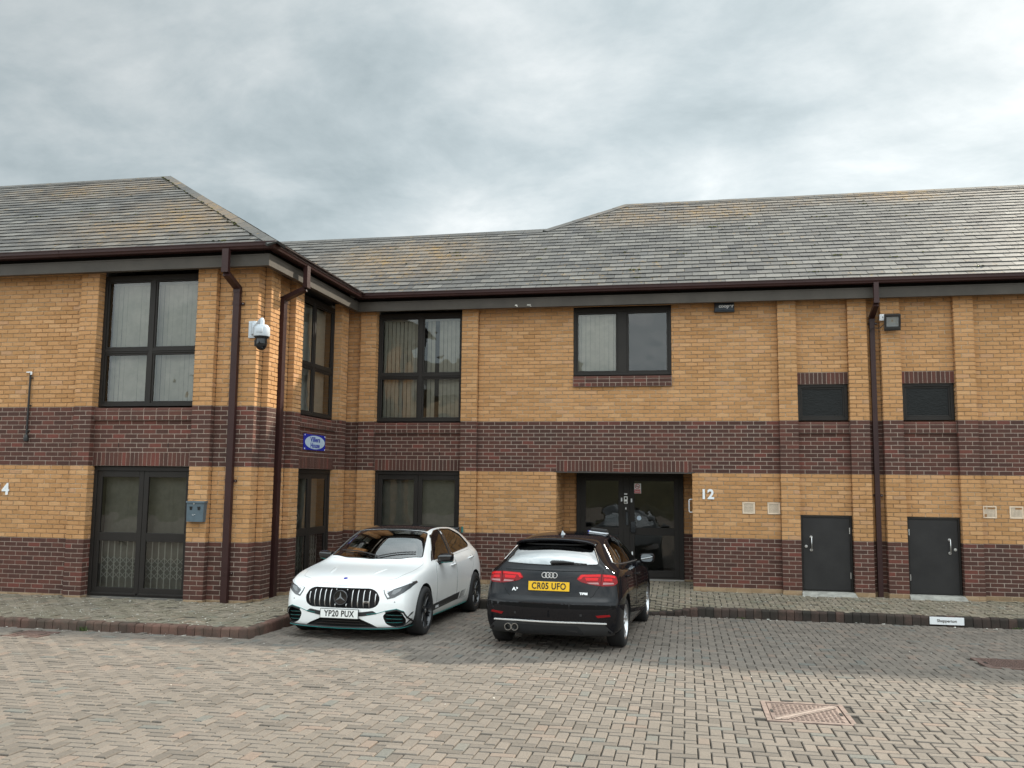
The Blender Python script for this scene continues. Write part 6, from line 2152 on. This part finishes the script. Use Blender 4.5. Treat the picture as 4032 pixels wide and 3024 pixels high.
xs_ = np.linspace(-.79, .79, 33); ring_ = []
for x in xs_:
    e_ = 1 - max(0, (abs(x) - .70) / .09) * 0.5
    r_ = []
    for z_, o_ in ((.590, .0305), (.606, .029), (.622, .0235), (.640, .014), (.660, .006), (.675, .001)):
        l_, n_ = cb_.hit('rear', x, z_); r_.append(tuple(l_ + n_ * o_ * e_))
    ring_.append(r_)
mb.add([p for r_ in ring_ for p in r_], [(i * 6 + k, (i + 1) * 6 + k, (i + 1) * 6 + k + 1, i * 6 + k + 1) for i in range(32) for k in range(5)], 'black_car_paint', 0.5, True)
mb.build('bumper_top', br_)
cb_.patch('diffuser', 'rear', rounded([(-.66, .37), (.66, .37), (.79, .248), (.74, .236), (-.74, .236), (-.79, .248)], 0.03), 'car_plastic', 0.034, 0.004, 0.05, parent=bp_)
cb_.patch('diffuser_panel', 'rear', rounded([(-.40, .335), (.36, .335), (.44, .25), (-.44, .25)], 0.02), 'car_cavity', 0.0365, 0.002, 0.05, parent=bp_)
cb_.line('bright_strip', 'rear', [(-.70, .368), (-.4, .376), (.4, .376), (.70, .368)], 0.011, 'chrome', 0.036, parent=bp_)
for x_ in (-.42, .40): cb_.patch('parking_sensor', 'rear', [(x_ - .012, .452), (x_ + .012, .452), (x_ + .012, .476), (x_ - .012, .476)], 'car_plastic', 0.032, 0.001, 0.05, parent=bp_)
l, n_ = cb_.hit('rear', -.48, .31)
for x in (-.51, -.425):
    mb = MB(); mb.lathe([(0.038, -0.02), (0.044, -0.02), (0.044, 0.16), (0.038, 0.16), (0.036, 0.02)], 'satin_chrome', T=lambda a, b, h, x=x: (x + a, l.y - 0.055 + h, .288 + b), n=26, closed=True)
    mb.lathe([(0, 0.04), (0.040, 0.04)], 'hole_dark', T=lambda a, b, h, x=x: (x + a, l.y - 0.055 + h, .288 + b), n=20)
    mb.build('exhaust_pipe', br_)
# plate, rings, lettering
l, n_ = cb_.hit('rear', 0, .80)
plate(cb_, (0, l.y - 0.012, .795), 'CR05 UFO', 'plate_yellow', R(-6), rear=True)
l, n_ = cb_.hit('rear', 0, .915)
for k in range(4):
    mb = MB(); xo = -.066 + k * .044
    mb.tube([tuple(Vector((xo + 0.0315 * math.cos(a), l.y - 0.006 + 0.10 * 0.0315 * math.sin(a), 0.927 + 0.0315 * math.sin(a)))) for a in np.linspace(0, 6.283, 28, endpoint=False)], 0.0052, 'chrome', n=6, closed=True)
    mb.build('ring_emblem', br_)
def rear_text(txt, x0, z0, size, sx):
    mb = MB()
    def t(x, y, q):
        l_, n_ = cb_.hit('rear', x0 + x, z0 + y); return tuple(l_ + n_ * (0.0045 + q))
    text_mesh(mb, txt, size, t, 'chrome', 0.002, bold=0.002, sx=sx); mb.build('rear_lettering', br_)
rear_text('A3', -.44, .742, 0.055, 1.25)
rear_text('TFSI', .43, .715, 0.034, 1.6)
# rear wiper, spoiler, aerial
mb = MB()
W_ = [cb_.hit('rear', x, z) for x, z in ((.0, 1.06), (.02, 1.075), (.15, 1.078), (.29, 1.073))]
mb.tube([l_ + n_ * 0.022 for l_, n_ in W_], [0.022, 0.024, 0.020, 0.011], 'car_plastic', n=10)
W_ = [cb_.hit('rear', x, z) for x, z in ((.27, 1.073), (.36, 1.068), (.45, 1.062))]
mb.tube([l_ + n_ * 0.016 for l_, n_ in W_], 0.007, 'car_plastic', n=6)
mb.build('rear_wiper', br_)
mb = MB()
xs_ = np.linspace(-.515, .515, 25)
ring_ = []
for x in xs_:
    u = abs(x) / .515
    l_, n_ = cb_.hit('top', x, Y(3.62 - 0.06 * u * u))
    se = 3.985 - 0.10 * u ** 4
    ze = 1.368 - 0.030 * u * u - 0.03 * u ** 8
    mid = 0.5
    zt = l_.z + 0.006
    ring_.append([(x, l_.y, zt - 0.01), (x, (l_.y * .55 + Y(se) * .45), zt * .50 + ze * .50 + 0.004), (x, Y(se) + 0.012, ze + 0.002), (x, Y(se), ze - 0.008), (x, Y(se) + 0.01, ze - 0.028), (x, Y(se - .14), ze - 0.055)])
m_ = 6
mb.add([p for r_ in ring_ for p in r_], [(i * m_ + k, i * m_ + k + 1, (i + 1) * m_ + k + 1, (i + 1) * m_ + k) for i in range(24) for k in range(m_ - 1)] + [tuple(range(m_)), tuple(range(24 * m_, 25 * m_))[::-1]], 'black_car_paint', 0.5, True)
spo = mb.build('roof_spoiler', br_)
mb = MB(); l_, n_ = cb_.hit('top', 0.0, Y(3.35))
mb.add([(l_.x - .022, l_.y + .07, l_.z - .003), (l_.x + .022, l_.y + .07, l_.z - .003), (l_.x + .022, l_.y - .06, l_.z - .008), (l_.x - .022, l_.y - .06, l_.z - .008), (l_.x - .006, l_.y - .03, l_.z + .035), (l_.x + .006, l_.y - .03, l_.z + .035), (l_.x + .006, l_.y - .055, l_.z + .05), (l_.x - .006, l_.y - .055, l_.z + .05)],
       [(0, 1, 5, 4), (1, 2, 6, 5), (2, 3, 7, 6), (3, 0, 4, 7), (4, 5, 6, 7)], 'camera_grey')
mb.tube([(l_.x, l_.y - .04, l_.z + .03), (l_.x, l_.y - .06, l_.z + .10)], 0.003, 'car_plastic', n=5)
mb.build('aerial', br_)
for x in (.36, -.36): seat(cb_, x, Y(2.45)); seat(cb_, x, Y(3.22))
mb = MB(); mb.box((-.72, Y(1.72), .74), (.72, Y(1.36), .945), 'car_cabin', bevel=0.05); mb.build('dashboard', br_)
# things left lying on its roof
l_, n_ = cb_.hit('top', .36, Y(2.62))
bpy.context.view_layer.update()
Mr = br_.matrix_world
base = Mr @ (l_ + n_ * 0.002)
q_ = (Mr.to_quaternion() @ Vector((0, 0, 1)).rotation_difference(n_))
pd = thing('paper_pad', 'white and blue paper pad lying on the black car roof', 'pad', base); pd.rotation_mode = 'QUATERNION'; pd.rotation_quaternion = q_
mb = MB(); mb.box((-.13, -.09, 0.0), (.13, .09, .018), 'paper', bevel=0.002); mb.build('sheets', pd)
mb = MB(); mb.box((-.138, -.092, 0.004), (-.120, .092, .024), 'blue_enamel', bevel=0.003); mb.build('binding', pd)
cs = thing('black_case', 'small black case lying on the paper pad on the car roof', 'case', Mr @ (l_ + n_ * 0.022)); cs.rotation_mode = 'QUATERNION'; cs.rotation_quaternion = q_
mb = MB(); mb.box((-.11, -.07, 0.0), (.125, .07, .045), 'rubber_black', bevel=0.018); mb.build('shell', cs)
mb = MB(); mb.box((-.11, -.072, .022), (.125, .072, .025), 'iron_dark'); mb.build('zip', cs)
